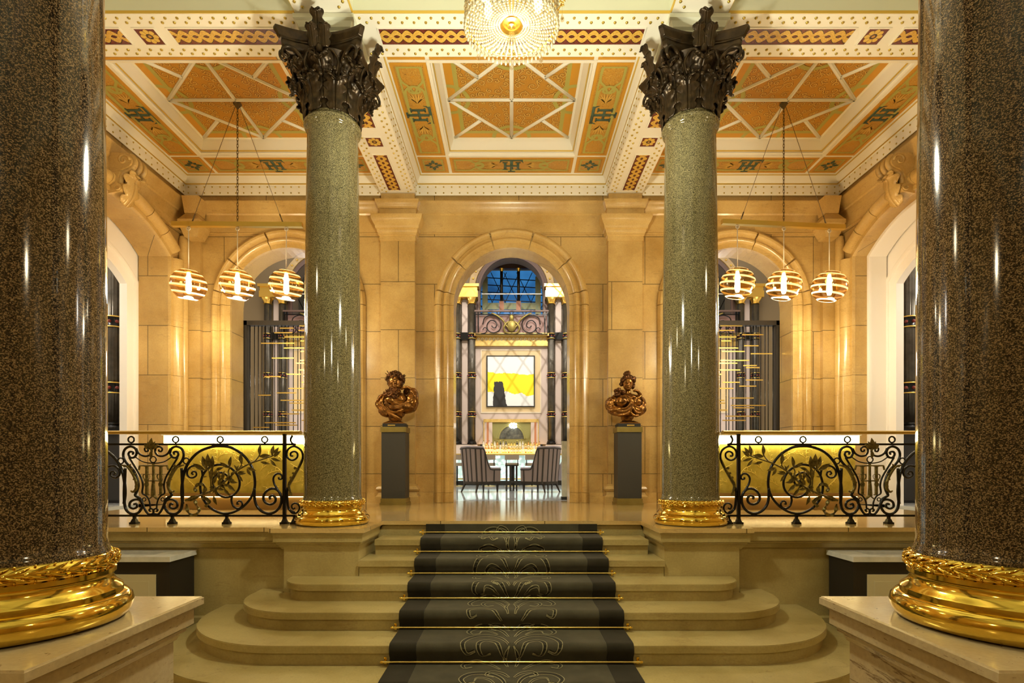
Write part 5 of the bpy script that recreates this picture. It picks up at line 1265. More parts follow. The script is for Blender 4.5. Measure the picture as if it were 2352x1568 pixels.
# ================================================================== SIDE ROOMS
painted('ochre wall', (0.50, 0.27, 0.06), (0.55, 0.32, 0.09), (0.34, 0.13, 0.04), 2.5)
for s, nm in ((-1, 'left'), (1, 'right')):
    X = lambda a: s*a
    def bx(mb, xa, xb, y0, y1, z0, z1): return mb.box((min(X(xa), X(xb)), y0, z0), (max(X(xa), X(xb)), y1, z1))
    struct(bx(MB(), 5.72, 11, 3.5, 9.3, -0.1, 0).build('floor_side_'+nm, 'white floor marble'))
    struct(bx(MB(), 5.75, 11, 9.3, 9.4, 0, 3.25).build('wall_side_'+nm, 'ochre wall'))
    struct(bx(MB(), 5.75, 11, 9.3, 9.4, 3.25, 5.0).build('wall_side_upper_'+nm, 'painted white'))
    struct(bx(bx(MB(), 11, 11.1, 3.5, 9.4, 0, 5.0), 5.72, 11, 3.4, 3.5, 0, 5).build('wall_side_far_'+nm, 'painted white'))
    struct(bx(MB(), 5.72, 11, 3.5, 9.4, 5.0, 5.1).build('ceiling_side_'+nm, 'painted white'))
def iron_column(c, r, zb, zt, bands, label, group, gold=True):
    root = thing('fluted_column', (c[0], c[1], zb), label, 'column', group)
    MB().lathe([(r*1.35, zb), (r*1.35, zb+r*0.35), (r*1.15, zb+r*0.6), (r*1.2, zb+r*0.8), (r*1.0, zb+r)], 20, (c[0], c[1], 0)).build('base', 'black iron', root)
    MB().lathe([(r*0.96, zb+r), (r*0.96, zt-1.6*r)], 64, (c[0], c[1], 0), lambda a, q, z: 1+0.035*math.cos(16*a)).build('fluted_shaft', 'column iron', root, 180)
    for z in bands:
        b = MB().lathe([(r*1.12, z-r*0.8), (r*1.2, z-r*0.7), (r*1.12, z-r*0.55), (r*1.1, z+r*0.55), (r*1.2, z+r*0.7), (r*1.12, z+r*0.8)], 24, (c[0], c[1], 0)).build('band', 'black iron', root)
        for dz in (-0.7, 0.7):
            g = MB().tube([(c[0]+r*1.16*math.cos(2*PI*k/24), c[1]+r*1.16*math.sin(2*PI*k/24), z+dz*r) for k in range(24)], r*0.10, 6, closed=True).build('gilt_ring', 'gold leaf', root, 180); g.parent = b
        st = MB()
        for k in range(8): st.ell((c[0]+r*1.12*math.cos(PI/4*k), c[1]+r*1.12*math.sin(PI/4*k), z), r*0.24, 8, 6)
        g = st.build('stud', 'red glass', root, 180); g.parent = b
    cp = MB().lathe([(r*1.0, zt-1.7*r), (r*1.25, zt-1.6*r), (r*1.0, zt-1.45*r), (r*1.1, zt-0.9*r), (r*1.5, zt-0.2*r), (r*1.6, zt)], 24, (c[0], c[1], 0), lambda a, q, z: 1+(0.10*math.cos(8*a) if z > zt-1.4*r else 0)).build('capital', 'gold leaf', root, 60)
    return root
plain('red glass', (0.20, 0.03, 0.02), 0.1)
mottled('column iron', (0.05, 0.042, 0.03), (0.11, 0.095, 0.07), 6, 0.28, 0.5, 0)
for s, lb in ((-1, 'black fluted column with jewelled bands, seen through the side arch beyond the bearded bust'), (1, "black fluted column with jewelled bands, seen through the side arch beyond the woman's bust")):
    c = (s*6.47, 8.82)
    iron_column(c, 0.118, 1.17, 4.9, (1.85, 2.92, 4.0), lb, 'jewelled columns in the side rooms')
    t = thing('column_plinth', (c[0], c[1], 0), 'black panelled plinth under the jewelled column beyond '+('the bearded bust' if s < 0 else "the woman's bust"), 'plinth')
    MB().cbox((c[0], c[1], 0.57), (0.62, 0.56, 1.06)).build('body', 'dark box paint', t)
    MB().cbox((c[0], c[1], 1.135), (0.70, 0.62, 0.07)).build('top', 'black iron', t); MB().cbox((c[0], c[1], 0.02), (0.70, 0.62, 0.04)).build('foot', 'black iron', t)
    t = thing('wall_sconce', (s*6.9, 9.28, 1.9), 'gilt wall lamp with glass globe beyond '+('the bearded bust' if s < 0 else "the woman's bust"), 'wall lamp')
    MB().ell((s*6.75, 9.16, 2.25), 0.10, 16, 10).build('globe', 'frosted glass', t, 180)
    MB().lathe([(0.02, 1.75), (0.05, 1.9), (0.03, 2.05), (0.06, 2.14)], 12, (s*6.75, 9.2, 0)).bar((s*6.75, 9.2, 1.95), (s*6.75, 9.3, 1.95), 0.05, 0.05).build('bracket', 'gold leaf', t)
# ================================================================== BAR HALL BEYOND THE ARCH
DW = 18.6
plain('bar spandrel', (0.20, 0.145, 0.075), 0.5); plain('bar cream', (0.70, 0.60, 0.44), 0.5); plain('bar pink', (0.62, 0.50, 0.43), 0.5); plain('bar brown', (0.13, 0.075, 0.055), 0.5); plain('orange paint', (0.50, 0.20, 0.09), 0.5)
mottled('tapestry', (0.42, 0.36, 0.16), (0.20, 0.30, 0.20), 12, 0.6, 0, 0)
struct(MB().box((-11, 9.06, -0.1), (11, 19.5, 0)).build('floor_bar', 'white floor marble'))
wz = lambda py: EYE+(VY-py)*DW/F
MODS = (-6.45, 0.0, 6.45)
struct(arch_wall(MB(), -11, 11, 0, 9.2, [(c, 1.09, semi(c, 1.09, 6.67), 5.12) for c in MODS], XZ(DW), 0, -0.5).build('wall_bar', 'bar spandrel'))
for i, s in enumerate((-1, 1)): struct(MB().box((min(s*11, s*11.1), 9.4, 0), (max(s*11, s*11.1), 19, 9.2)).build('wall_bar_'+('left' if s < 0 else 'right'), 'bar cream'))
struct(MB().box((-11, 9.0, 5.6), (11, 9.1, 9.2)).build('wall_bar_front', 'bar cream'))
struct(MB().box((-11, 9.0, 9.2), (11, 19.5, 9.3)).build('ceiling_bar', 'bar cream'))
for i, c in enumerate(MODS):
    r = thing('trim_%d' % (20+i), (c, DW, 5), kind='structure')
    pth = [(c-1.09, 5.12), (c-1.09, 6.67)]+[(c-1.09*math.cos(PI*k/24), 6.67+1.09*math.sin(PI*k/24)) for k in range(1, 24)]+[(c+1.09, 6.67), (c+1.09, 5.12)]
    MB().sweep(pth, [(0, 0), (0, 0.06), (0.07, 0.06), (0.08, 0.03), (0.15, 0.03), (0.16, 0)], XZ(DW)).build('arch_ring', 'bar brown', r)
    MB().sweep(pth[1:-1], [(0.17, 0), (0.18, 0.04), (0.38, 0.04), (0.40, 0)], XZ(DW)).build('arch_band', 'wall stone', r)
    st = MB()
    for k in range(17):
        a = PI*(k+0.5)/17; st.ell((c-1.37*math.cos(a), DW-0.05, 6.67+1.37*math.sin(a)), 0.035, 8, 6)
    st.build('boss', 'gold leaf', r, 180)
    # ledge, frieze and panels below the balcony
    MB().box((c-1.26, DW-0.35, wz(776)), (c+1.26, DW, wz(770))).box((c-1.24, DW-0.14, wz(787)), (c+1.24, DW, wz(776))).box((c-1.26, DW-0.20, wz(797)), (c+1.26, DW, wz(787))).build('ledge', 'satin gold', r) if 'satin gold' in MATS else None
mottled('satin gold', (0.55, 0.36, 0.09), (0.72, 0.52, 0.18), 10, 0.35, 0.5, 0)
for i, c in enumerate(MODS):
    r = bpy.data.objects['trim_%d' % (20+i)]
    MB().box((c-1.26, DW-0.35, wz(776)), (c+1.26, DW, wz(770))).box((c-1.24, DW-0.14, wz(787)), (c+1.24, DW, wz(776))).box((c-1.26, DW-0.20, wz(797)), (c+1.26, DW, wz(787))).build('ledge', 'satin gold', r)
    wv = MB()
    for k in range(18):
        x = c-1.2+2.4*(k+0.5)/18; wv.tube([Vector((x+0.05*math.cos(t)*(1-t/9), DW-0.15, wz(781.5)+0.055*math.sin(t)*(1-t/9))) for t in [0.5*j for j in range(12)]], 0.012, 5)
    wv.build('wave_scroll', 'painted cream', r, 180)
    MB().box((c-1.24, DW-0.05, wz(1020)), (c+1.24, DW-0.001, wz(797))).build('wall_panel', 'bar pink', r)
    mb = MB()
    for lo, hi in (((c-1.06, 803), (c+1.02, 806)), ((c-1.06, 946), (c+1.02, 949)), ((c-1.06, 806), (c-1.02, 946)), ((c+0.98, 806), (c+1.02, 946))): mb.box((lo[0], DW-0.075, wz(hi[1])), (hi[0], DW-0.05, wz(lo[1])))
    mb.build('panel_moulding', 'bar cream', r)
    MB().box((c-1.02, DW-0.056, wz(946)), (c+0.98, DW-0.049, wz(806))).build('panel_field', 'bar beige' if 'bar beige' in MATS else plain('bar beige', (0.72, 0.54, 0.28), 0.5), r)
    for s in (-1, 1):
        # pilaster strips between the paired columns and the entablature over them
        MB().box((c+s*1.6-0.10, DW-0.12, wz(1020)), (c+s*1.6+0.10, DW, wz(690))).build('pilaster', 'bar pink', r)
        MB().box((c+s*1.6-0.46, DW-0.42, wz(690)), (c+s*1.6+0.46, DW, wz(676))).box((c+s*1.6-0.44, DW-0.40, wz(676)), (c+s*1.6+0.44, DW, wz(667))).box((c+s*1.6-0.50, DW-0.46, wz(667)), (c+s*1.6+0.50, DW, wz(661))).build('entablature', 'gold leaf', r, 30)
        MB().box((c+s*1.6-0.44, DW-0.34, 0), (c+s*1.6+0.44, DW, wz(1022))).build('column_base', 'bar pink', r)
        MB().box((c+s*1.6-0.16, DW-0.30, wz(784)), (c+s*1.6+0.16, DW, wz(768))).build('tie_band', 'black iron', r)
# jewelled columns of the bar hall
first = None
for i, c in enumerate(MODS):
    for k, dx in enumerate((-1.85, -1.35, 1.35, 1.85)):
        where = {-6.45: 'seen through the metal screen by the bearded bust', 0.0: 'beside the yellow painting', 6.45: "seen through the metal screen by the woman's bust"}[c]
        lb = 'slim dark column with gilt capital, '+('outer' if abs(dx) > 1.5 else 'inner')+' of the pair '+where
        side = '' if c else (', towards the bearded bust' if dx < 0 else ", towards the woman's bust")
        if first is None:
            first = iron_column((c+dx, DW-0.22), 0.118, wz(1020), wz(690), (wz(953), wz(865), wz(776)), lb, 'paired columns of the bar hall')
            tag(first, lb)
        else: dup(first, (c+dx, DW-0.22, first.location.z), lb+side)
# roof glazing at dusk, seen through the upper arches
mw, nt, b = nodes('dusk glass')
sp = N(nt, 'ShaderNodeSeparateXYZ'); L(nt, objco(nt), sp.inputs[0])
nn = N(nt, 'ShaderNodeTexNoise', Scale=0.8); L(nt, objco(nt), nn.inputs['Vector'])
L(nt, ramp(nt, nn.outputs['Fac'], [(0.35, (0.01, 0.05, 0.14)), (0.65, (0.03, 0.16, 0.38))]), b.inputs['Emission Color']); b.inputs['Emission Strength'].default_value = 1.0; b.inputs['Base Color'].default_value = (0.02, 0.03, 0.05, 1); b.inputs['Roughness'].default_value = 0.1
for i, c in enumerate(MODS):
    w = thing('window_%d' % (i+1), (c, 21, 7), kind='structure'); D2 = 21.0
    MB().box((c-1.3, D2, 5.9), (c+1.3, D2+0.05, 8.2)).build('pane', 'dusk glass', w)
    mb = MB()
    for k in range(7): z = 6.2+0.28*k; mb.bar((c-1.3, D2-0.05, z+0.05), (c+1.3, D2-0.05, z-0.1), 0.03, 0.03)
    for k in range(-2, 4): mb.bar((c-1.3+0.5*k, D2-0.08, 8.1), (c-0.3+0.5*k, D2-0.08, 6.0), 0.025, 0.025).bar((c+1.3-0.5*k, D2-0.08, 8.1), (c+0.3-0.5*k, D2-0.08, 6.0), 0.025, 0.025)
    mb.build('glazing_bar', 'column iron', w)
    D3 = 20.0; g = lambda px, py: at(px, py, D3)+Vector((c, 0, 0))
    for px in (1152, 1191):
        a = g(px, 692); t = g(px, 617); MB().tube([a, t], 0.055, 10).build('colonnette', 'column iron', w, 180)
        MB().cbox((a.x, D3, (a.z+g(px, 713).z)/2), (0.17, 0.1, a.z-g(px, 713).z)).build('pier', 'orange paint', w)
        MB().lathe([(0.05, -0.12), (0.10, 0.0)], 10, t).build('colonnette_cap', 'gold leaf', w)
    for pa, pb in ((1111, 1146), (1157, 1187), (1197, 1232)):
        a, b2 = g(pa, 711), g(pb, 696); MB().box((a.x, D3-0.04, a.z), (b2.x, D3, b2.z)).build('parapet_panel', 'tapestry', w)
    MB().box((c-1.3, D3-0.03, g(0, 617).z), (c+1.3, D3+0.1, g(0, 600).z+0.3)).build('lintel', 'bar brown', w)
    for s in (-1, 1): MB().box((c+s*0.98-0.10, D3-0.06, 5.2), (c+s*0.98+0.10, D3, 7.6)).build('painted_strip', 'tapestry', w)
    MB().tube([(c-1.05, DW+0.3, 6.62), (c+1.05, DW+0.3, 6.62)], 0.02, 8).build('tie_rod', 'painted white', w)
    MB().box((c-1.5, 18.9, 5.0), (c+1.5, 21.3, 5.1)).box((c-1.5, 18.9, 9.0), (c+1.5, 21.3, 9.1)).build('gallery_floor', 'bar brown', w)
# balconies
def balcony(c, label):
    y = DW-0.40; rt = thing('balcony_railing', (c, y, wz(770)), label, 'balcony railing', 'iron balcony railings of the bar hall')
    g = lambda px, py: Vector(((px-VX)*y/F+c, y, EYE-(py-VY)*y/F))
    MB().box((c-1.25, y-0.04, g(0, 716).z), (c+1.25, y+0.04, g(0, 712.5).z)).build('top_rail', 'bar brown', rt)
    MB().box((c-1.22, y-0.02, g(0, 722).z-0.012), (c+1.22, y+0.02, g(0, 722).z+0.012)).box((c-1.22, y-0.02, g(0, 767).z-0.012), (c+1.22, y+0.02, g(0, 767).z+0.012)).build('rail', 'black iron', rt)
    for x in (-1.22, -1.12, 1.12, 1.22): MB().box((c+x-0.02, y-0.02, wz(770)), (c+x+0.02, y+0.02, g(0, 713).z)).build('baluster', 'black iron', rt)
    MB().box((c-1.2, y+0.10, g(0, 769).z), (c+1.2, y+0.14, g(0, 722).z)).build('back_panel', 'balcony panel', rt)
    for s in (-1, 1):
        f = lambda u, v: g(VX+s*u, v)
        for pts, r in (([(66, 745), (62, 730), (48, 724), (32, 728), (24, 742), (28, 758), (42, 764), (54, 758), (56, 745), (48, 736), (38, 738), (34, 747), (40, 753), (46, 748)], 0.018), ([(70, 766), (60, 764), (56, 756), (62, 752), (66, 757)], 0.014)):
            P = cr([f(*p) for p in pts], 4); MB().tube(P, r, 6).build('scroll', 'black iron', rt, 180)
        P = cr([f(*p) for p in ((0, 758), (12, 748), (20, 735), (34, 724), (46, 719))], 4); MB().tube(P, 0.03, 6).build('gilded_frond', 'dull brass', rt, 180)
        P = cr([f(*p) for p in ((0, 765), (12, 764), (18, 754), (14, 744), (6, 738))], 4); MB().tube(P, 0.035, 6).build('gilded_frond', 'dull brass', rt, 180)
    MB().ell(g(VX, 748), (0.16, 0.05, 0.2), 12, 8).ell(g(VX, 730), (0.08, 0.05, 0.12), 10, 8).build('mask', 'dull brass', rt, 180)
    return rt
plain('balcony panel', (0.34, 0.20, 0.17), 0.5)
b0 = balcony(0.0, 'iron balcony railing with gilded scrolls, above the yellow painting')
dup(b0, (-6.45, b0.location.y, b0.location.z), 'iron balcony railing glimpsed above the metal screen by the bearded bust'); dup(b0, (6.45, b0.location.y, b0.location.z), "iron balcony railing glimpsed above the metal screen by the woman's bust")
# painting: torn yellow field, dark upright shape on white
mp_, nt, b = nodes('abstract canvas')
o = N(nt, 'ShaderNodeSeparateXYZ'); L(nt, objco(nt), o.inputs[0]); x, z = o.outputs[0], o.outputs[2]
nz = N(nt, 'ShaderNodeTexNoise', Scale=2.2, Detail=9, Roughness=0.6); L(nt, objco(nt), nz.inputs['Vector'])
w = mth(nt, 'MULTIPLY', mth(nt, 'SUBTRACT', nz.outputs['Fac'], 0.5), 0.35)
up = mth(nt, 'ADD', mth(nt, 'SUBTRACT', 0.32, mth(nt, 'MULTIPLY', mth(nt, 'ADD', x, 0.8), 0.08)), w)
lo = mth(nt, 'ADD', mth(nt, 'SUBTRACT', -0.34, mth(nt, 'MULTIPLY', mth(nt, 'ADD', x, 0.8), 0.09)), w)
yel = mth(nt, 'MULTIPLY', mth(nt, 'LESS_THAN', z, up), mth(nt, 'GREATER_THAN', z, lo))
nz2 = N(nt, 'ShaderNodeTexNoise', Scale=9, Detail=6); L(nt, objco(nt), nz2.inputs['Vector']); w2 = mth(nt, 'MULTIPLY', mth(nt, 'SUBTRACT', nz2.outputs['Fac'], 0.5), 0.10)
xx = mth(nt, 'ADD', x, w2); wid = mth(nt, 'SUBTRACT', 0.14, mth(nt, 'MULTIPLY', z, 0.12))
dark = mth(nt, 'MULTIPLY', mth(nt, 'LESS_THAN', mth(nt, 'ABSOLUTE', mth(nt, 'ADD', xx, mth(nt, 'SUBTRACT', 0.42, mth(nt, 'MULTIPLY', z, -0.06)))), wid), mth(nt, 'LESS_THAN', mth(nt, 'ADD', z, w2), -0.02))
col = mixc(nt, yel, (0.74, 0.75, 0.73), (0.83, 0.70, 0.005)); col = mixc(nt, dark, col, (0.015, 0.014, 0.012))
L(nt, col, b.inputs['Base Color']); b.inputs['Roughness'].default_value = 0.6
pc_ = Vector((-0.03, DW-0.11, wz(876)))
pt = thing('abstract_painting', pc_, 'black-framed abstract painting with yellow band and dark shape on white', 'painting')
MB().box((pc_.x-0.79, DW-0.12, wz(933)), (pc_.x+0.79, DW-0.07, wz(820))).build('canvas', 'abstract canvas', pt)
mb = MB()
for lo_, hi_ in (((-0.83, wz(935)), (0.83, wz(933))), ((-0.83, wz(820)), (0.83, wz(818))), ((-0.83, wz(933)), (-0.79, wz(820))), ((0.79, wz(933)), (0.83, wz(820)))): mb.box((pc_.x+lo_[0], DW-0.135, lo_[1]), (pc_.x+hi_[0], DW-0.06, hi_[1]))
mb.build('frame', 'black recess', pt)
# mirror niche over the bar, its reflection of arch, mural and lamp modelled
plain('olive plaster', (0.28, 0.26, 0.08), 0.5); mottled('dark mural', (0.03, 0.035, 0.04), (0.16, 0.16, 0.12), 9, 0.5, 0, 0)
nc = thing('mirror_alcove', (0, DW-0.1, wz(1020)), 'gilt-framed mirror alcove with modelled reflection of arch and dark mural, above the rows of bottles', 'alcove')
mb = MB(); xa, xb = (1111-VX)*DW/F, (1237-VX)*DW/F
for lo_, hi_ in (((xa, 963), (xb, 970)),): mb.box((lo_[0], DW-0.14, wz(hi_[1])), (hi_[0], DW-0.05, wz(lo_[1])))
mb.box((xa, DW-0.14, wz(1030)), (xa+0.03, DW-0.05, wz(970))).box((xb-0.03, DW-0.14, wz(1030)), (xb, DW-0.05, wz(970))); mb.build('frame', 'satin gold', nc)
MB().box((xa, DW-0.075, wz(1035)), (xb, DW-0.055, wz(968))).build('back_wall', 'olive plaster', nc)
for s in (-1, 1):
    MB().box((min(s*0.66, s*0.93), DW-0.13, wz(1035)), (max(s*0.66, s*0.93), DW-0.075, wz(970))).build('side_pier', 'bar pink', nc); MB().box((min(s*0.78, s*0.85), DW-0.135, wz(1035)), (max(s*0.78, s*0.85), DW-0.12, wz(970))).build('side_strip', 'orange paint', nc)
mb = MB(); MB_pts = [(0.42*math.cos(PI*k/20), wz(1008)+0.42*math.sin(PI*k/20)*1.05) for k in range(21)]
mb.plate(MB_pts, XZ(DW), 0.075, 0.085).build('mural', 'dark mural', nc)  # mural seen in the mirror, modelled as a plate
MB().sweep(MB_pts, [(0, 0.07), (0, 0.11), (-0.05, 0.11), (-0.06, 0.09), (-0.12, 0.09), (-0.12, 0.07)], XZ(DW)).build('arch_moulding', 'olive plaster', nc)
cl = MB()
for k in range(9): cl.ell((0.06+0.12*math.cos(k*0.7)*(k > 0), DW-0.17, wz(978)+0.07*math.sin(k*0.7)*(k > 0)), 0.035, 8, 6)
cl.build('lamp', 'reflected lamp' if 'reflected lamp' in MATS else plain('reflected lamp', (1, 1, 1), 0.4, emit=(1, 0.95, 0.85), estr=5), nc, 180)  # reflected chandelier, modelled as glowing beads
# back bar with glowing steps and bottles
plain('amber shelf glow', (1, 0.7, 0.25), 0.4, emit=(1.0, 0.62, 0.12), estr=1.3)
bb = thing('back_bar', (0, 18.2, 0), 'glowing amber back bar with stepped bottle shelves under the mirror alcove', 'back bar')
z1, z2 = 1.03, 1.17
MB().box((-1.22, 17.92, 0), (1.22, 18.44, z1-0.10)).build('carcass', 'desk wood', bb)
MB().box((-1.22, 17.92, z1-0.10), (1.22, 18.14, z1)).build('step', 'amber shelf glow', bb); MB().box((-1.22, 18.14, z1-0.10), (1.22, 18.44, z2)).build('step', 'amber shelf glow', bb)
def bottle_mat(nm, col): 
    m, nt, b = nodes(nm); b.inputs['Base Color'].default_value = (*col, 1); b.inputs['Roughness'].default_value = 0.08; b.inputs['Coat Weight'].default_value = 1
for nm, col in (('amber', (0.55, 0.26, 0.03)), ('dark', (0.03, 0.022, 0.012)), ('clear', (0.62, 0.60, 0.50)), ('golden', (0.72, 0.50, 0.10))): bottle_mat(nm+' bottle glass', col)
protos = {}
def bottle(kind, x, y, z):
    if kind not in protos:
        h, r = {'amber': (0.27, 0.032), 'dark': (0.30, 0.034), 'clear': (0.29, 0.036), 'golden': (0.23, 0.042)}[kind]
        t = thing('bottle', (x, y, z), {'amber': 'amber liquor bottle in the rows on the glowing back bar', 'dark': 'dark liquor bottle in the rows on the glowing back bar', 'clear': 'clear liquor bottle in the rows on the glowing back bar', 'golden': 'squat golden liquor bottle in the rows on the glowing back bar'}[kind], 'bottle', kind+' bottles on the back bar')
        MB().lathe([(r, 0), (r, h*0.62), (r*0.8, h*0.70), (r*0.36, h*0.78), (r*0.34, h*0.94)], 12, (x, y, z)).build('glass', kind+' bottle glass', t)
        MB().lathe([(r*0.40, h*0.94), (r*0.40, h)], 10, (x, y, z)).build('stopper', 'black recess' if kind != 'dark' else 'gold leaf', t)
        MB().lathe([(r*1.03, h*0.18), (r*1.03, h*0.5)], 12, (x, y, z), caps=False).build('paper_label', 'painted cream', t)
        protos[kind] = t
    else:
        o = dup(protos[kind], (x, y, z))
rb_ = random.Random(4); kinds = ['amber', 'golden', 'clear', 'dark']
for row, (y, z) in enumerate(((18.03, z1), (18.28, z2))):
    for i in range(21):
        bottle(rb_.choice(kinds if row else ['amber', 'golden', 'golden', 'amber', 'clear']), -0.95+0.095*i+rb_.uniform(-0.004, 0.004), y, z+0.0015)
# bar counter with lit onyx front
mo_, nt, b = nodes('lit onyx'); vo = N(nt, 'ShaderNodeTexVoronoi', Scale=9); L(nt, objco(nt), vo.inputs['Vector'])
L(nt, ramp(nt, vo.outputs['Distance'], [(0.2, (0.95, 1.0, 0.97)), (0.55, (0.16, 0.34, 0.33))]), b.inputs['Emission Color']); b.inputs['Emission Strength'].default_value = 0.75; b.inputs['Base Color'].default_value = (0.7, 0.8, 0.78, 1); b.inputs['Roughness'].default_value = 0.15
bc = thing('bar_counter', (0, 17.0, 0), 'bar counter with glowing white onyx front and brass edge, behind the armchairs', 'bar counter')
MB().box((-3.2, 16.7, 0.93), (3.2, 17.35, 0.98)).build('counter_top', 'satin brass', bc); MB().box((-3.1, 16.8, 0.14), (3.1, 17.3, 0.93)).build('onyx_front', 'lit onyx', bc); MB().box((-3.1, 16.85, 0), (3.1, 17.3, 0.14)).build('kick_board', 'dark box paint', bc)
MB().tube([(-3.1, 16.72, 0.2), (3.1, 16.72, 0.2)], 0.02, 8).build('foot_rail', 'satin brass', bc)
# bar stools
plain('taupe leather', (0.30, 0.24, 0.17), 0.5)
st = None
for px, lb in ((1050, 'taupe bar stool beside the arch jamb, towards the bearded bust'), (1122, 'taupe bar stool half hidden by the striped armchair nearer the bearded bust'), (1176, 'taupe bar stool standing behind the small slatted table'), (1222, "taupe bar stool half hidden by the striped armchair nearer the woman's bust")):
    x = (px-VX)*16.1/F; y = 16.1
    if st is None:
        st = thing('bar_stool', (x, y, 0), lb, 'stool', 'taupe bar stools')
        MB().lathe([(0.22, 0), (0.22, 0.012), (0.04, 0.03)], 20, (x, y, 0)).build('base', 'satin brass', st); MB().tube([(x, y, 0.02), (x, y, 0.60)], 0.025, 10).build('post', 'black iron', st)
        MB().box((x-0.2, y-0.18, 0.60), (x+0.2, y+0.2, 0.69)).build('seat', 'taupe leather', st); MB().box((x-0.21, y-0.22, 0.78), (x+0.21, y-0.17, 0.93)).build('backrest', 'taupe leather', st)
        for s in (-1, 1): MB().box((x+s*0.17-0.012, y-0.19, 0.62), (x+s*0.17+0.012, y-0.17, 0.80)).build('back_strut', 'black iron', st)
    else: dup(st, (x, y, 0), lb)
# wing armchairs
plain('mauve velvet', (0.28, 0.22, 0.20), 0.8); plain('lilac lining', (0.40, 0.37, 0.42), 0.7); plain('dark stripe', (0.028, 0.020, 0.012), 0.5)
def armchair(loc, rz, label, stripes=True, mat='mauve velvet'):
    """barrel-backed wing chair facing +y before turning"""
    root = thing('wing_armchair', (0, 0, 0), label, 'armchair', 'wing armchairs')
    W, B, A = 0.40, -0.42, 0.40
    plan = [(-W, A), (-W, 0.15), (-W, -0.10), (-W*0.99, -0.22), (-W*0.92, -0.33), (-W*0.72, B+0.015), (-W*0.35, B), (0, B-0.005), (W*0.35, B), (W*0.72, B+0.015), (W*0.92, -0.33), (W*0.99, -0.22), (W, -0.10), (W, 0.15), (W, A)]
    P = cr([(x, y, 0) for x, y in plan], 4); n = len(P)
    def top(p):
        y = p.y
        if y > 0.04: return 0.60
        if y > -0.20: t = (0.04-y)/0.24; t = t*t*(3-2*t); return 0.60+(1.12-0.60)*t
        return 1.12+0.02*(1-abs(p.x)/W)
    def lean(p, z): return Vector((p.x*(1+0.10*max(0, (z-0.3))), p.y-0.10*max(0, z-0.25)*(1 if p.y < -0.05 else max(0, (0.1-p.y)/0.15)), z))
    def shell(off, z0, dz, i0=0, i1=None, rows=9):
        vs = []; q = P[i0:i1]
        for i, p in enumerate(q):
            a, b = q[max(0, i-1)], q[min(len(q)-1, i+1)]; d = (b-a).normalized(); nr = Vector((d.y, -d.x, 0))
            for k in range(rows): z = z0+(top(p)+dz-z0)*k/(rows-1); vs.append(lean(p, z)+nr*(-off))
        return vs, len(q), rows
    mb = MB(); vo_, m, rws = shell(-0.02, 0.27, 0.0); vi, _, _ = shell(0.05, 0.27, 0.0)
    N_ = len(vo_); fs = []
    for i in range(m-1):
        for k in range(rws-1): a = i*rws+k; fs += [(a, a+1, a+rws+1, a+rws), (N_+a, N_+a+rws, N_+a+rws+1, N_+a+1)]
        t = i*rws+rws-1; fs.append((t, N_+t, N_+t+rws, t+rws)); b_ = i*rws; fs.append((b_, b_+rws, N_+b_+rws, N_+b_))
    for i in (0, m-1):
        for k in range(rws-1): a = i*rws+k; fs.append((a, N_+a, N_+a+1, a+1))
    mb.add(vo_+vi, fs); mb.build('shell', mat, root, 50)
    vi2, m2, _ = shell(0.055, 0.30, -0.01); ln = MB(); ln.add(vi2, [(i*rws+k, i*rws+k+1, (i+1)*rws+k+1, (i+1)*rws+k) for i in range(m2-1) for k in range(rws-1)]); o = ln.build('lining', 'lilac lining', root, 60)
    md = o.modifiers.new('thick', 'SOLIDIFY'); md.thickness = 0.02
    tp = [lean(p, top(p)) for p in P]; MB().tube(tp, 0.024, 8).build('top_piping', 'lilac lining', root, 180)
    if stripes:
        for i0 in range(2, n-2, 5):
            i1 = i0+2; a, b = P[i0], P[min(n-1, i0+1)]; d = (b-a).normalized(); nr = Vector((d.y, -d.x, 0)); w = d*0.022; vs = []
            for k in range(9):
                z = 0.27+(top(a)-0.03-0.27)*k/8; c = lean(a, z)+nr*0.021
                vs += [c-w, c+w, c+w+nr*0.008, c-w+nr*0.008]
            s_ = MB(); s_.add(vs, [(4*k+j, 4*k+(j+1) % 4, 4*k+4+(j+1) % 4, 4*k+4+j) for k in range(8) for j in range(4)]); s_.build('stripe', 'dark stripe', root, 180)
        bt = MB(); Q = [lean(p, top(p)-0.035) for p in P]; Q = [q_+Vector(((q_.x/abs(q_.x) if abs(q_.x) > 0.3 else 0)*0.022, -0.022 if p.y < -0.3 else 0, 0)) for q_, p in zip(Q, P)]
        bt.tube(Q, 0.018, 6); bt.build('edge_band', 'dark stripe', root, 180)
    MB().prism([(p.x*1.04, p.y*1.04) for p in P], 0.21, 0.275).build('seat_rail', 'dark stripe', root)
    MB().box((-0.34, -0.35, 0.275), (0.34, 0.38, 0.46)).build('seat_cushion', 'lilac lining' if stripes else mat, root)
    for x, y, dx, dy in ((-0.33, 0.36, 0, 0.0), (0.33, 0.36, 0, 0.0), (-0.30, -0.36, -0.05, -0.10), (0.30, -0.36, 0.05, -0.10)):
        MB().prism([(x-0.016+dx, y-0.016+dy), (x+0.016+dx, y-0.016+dy), (x+0.016+dx, y+0.016+dy), (x-0.016+dx, y+0.016+dy)], 0, 0.22, [(x-0.03, y-0.03), (x+0.03, y-0.03), (x+0.03, y+0.03), (x-0.03, y+0.03)]).build('leg', 'dark stripe', root)
    root.location = loc; root.rotation_euler = (0, 0, rz); root.scale = (0.77, 0.77, 0.90)
    return root
armchair((-0.70, 12.35, 0), math.radians(-48), 'striped wing armchair with its back turned, on the side of the bearded bust')
armchair((0.655, 12.35, 0), math.radians(48), "striped wing armchair with its back turned, on the side of the woman's bust")
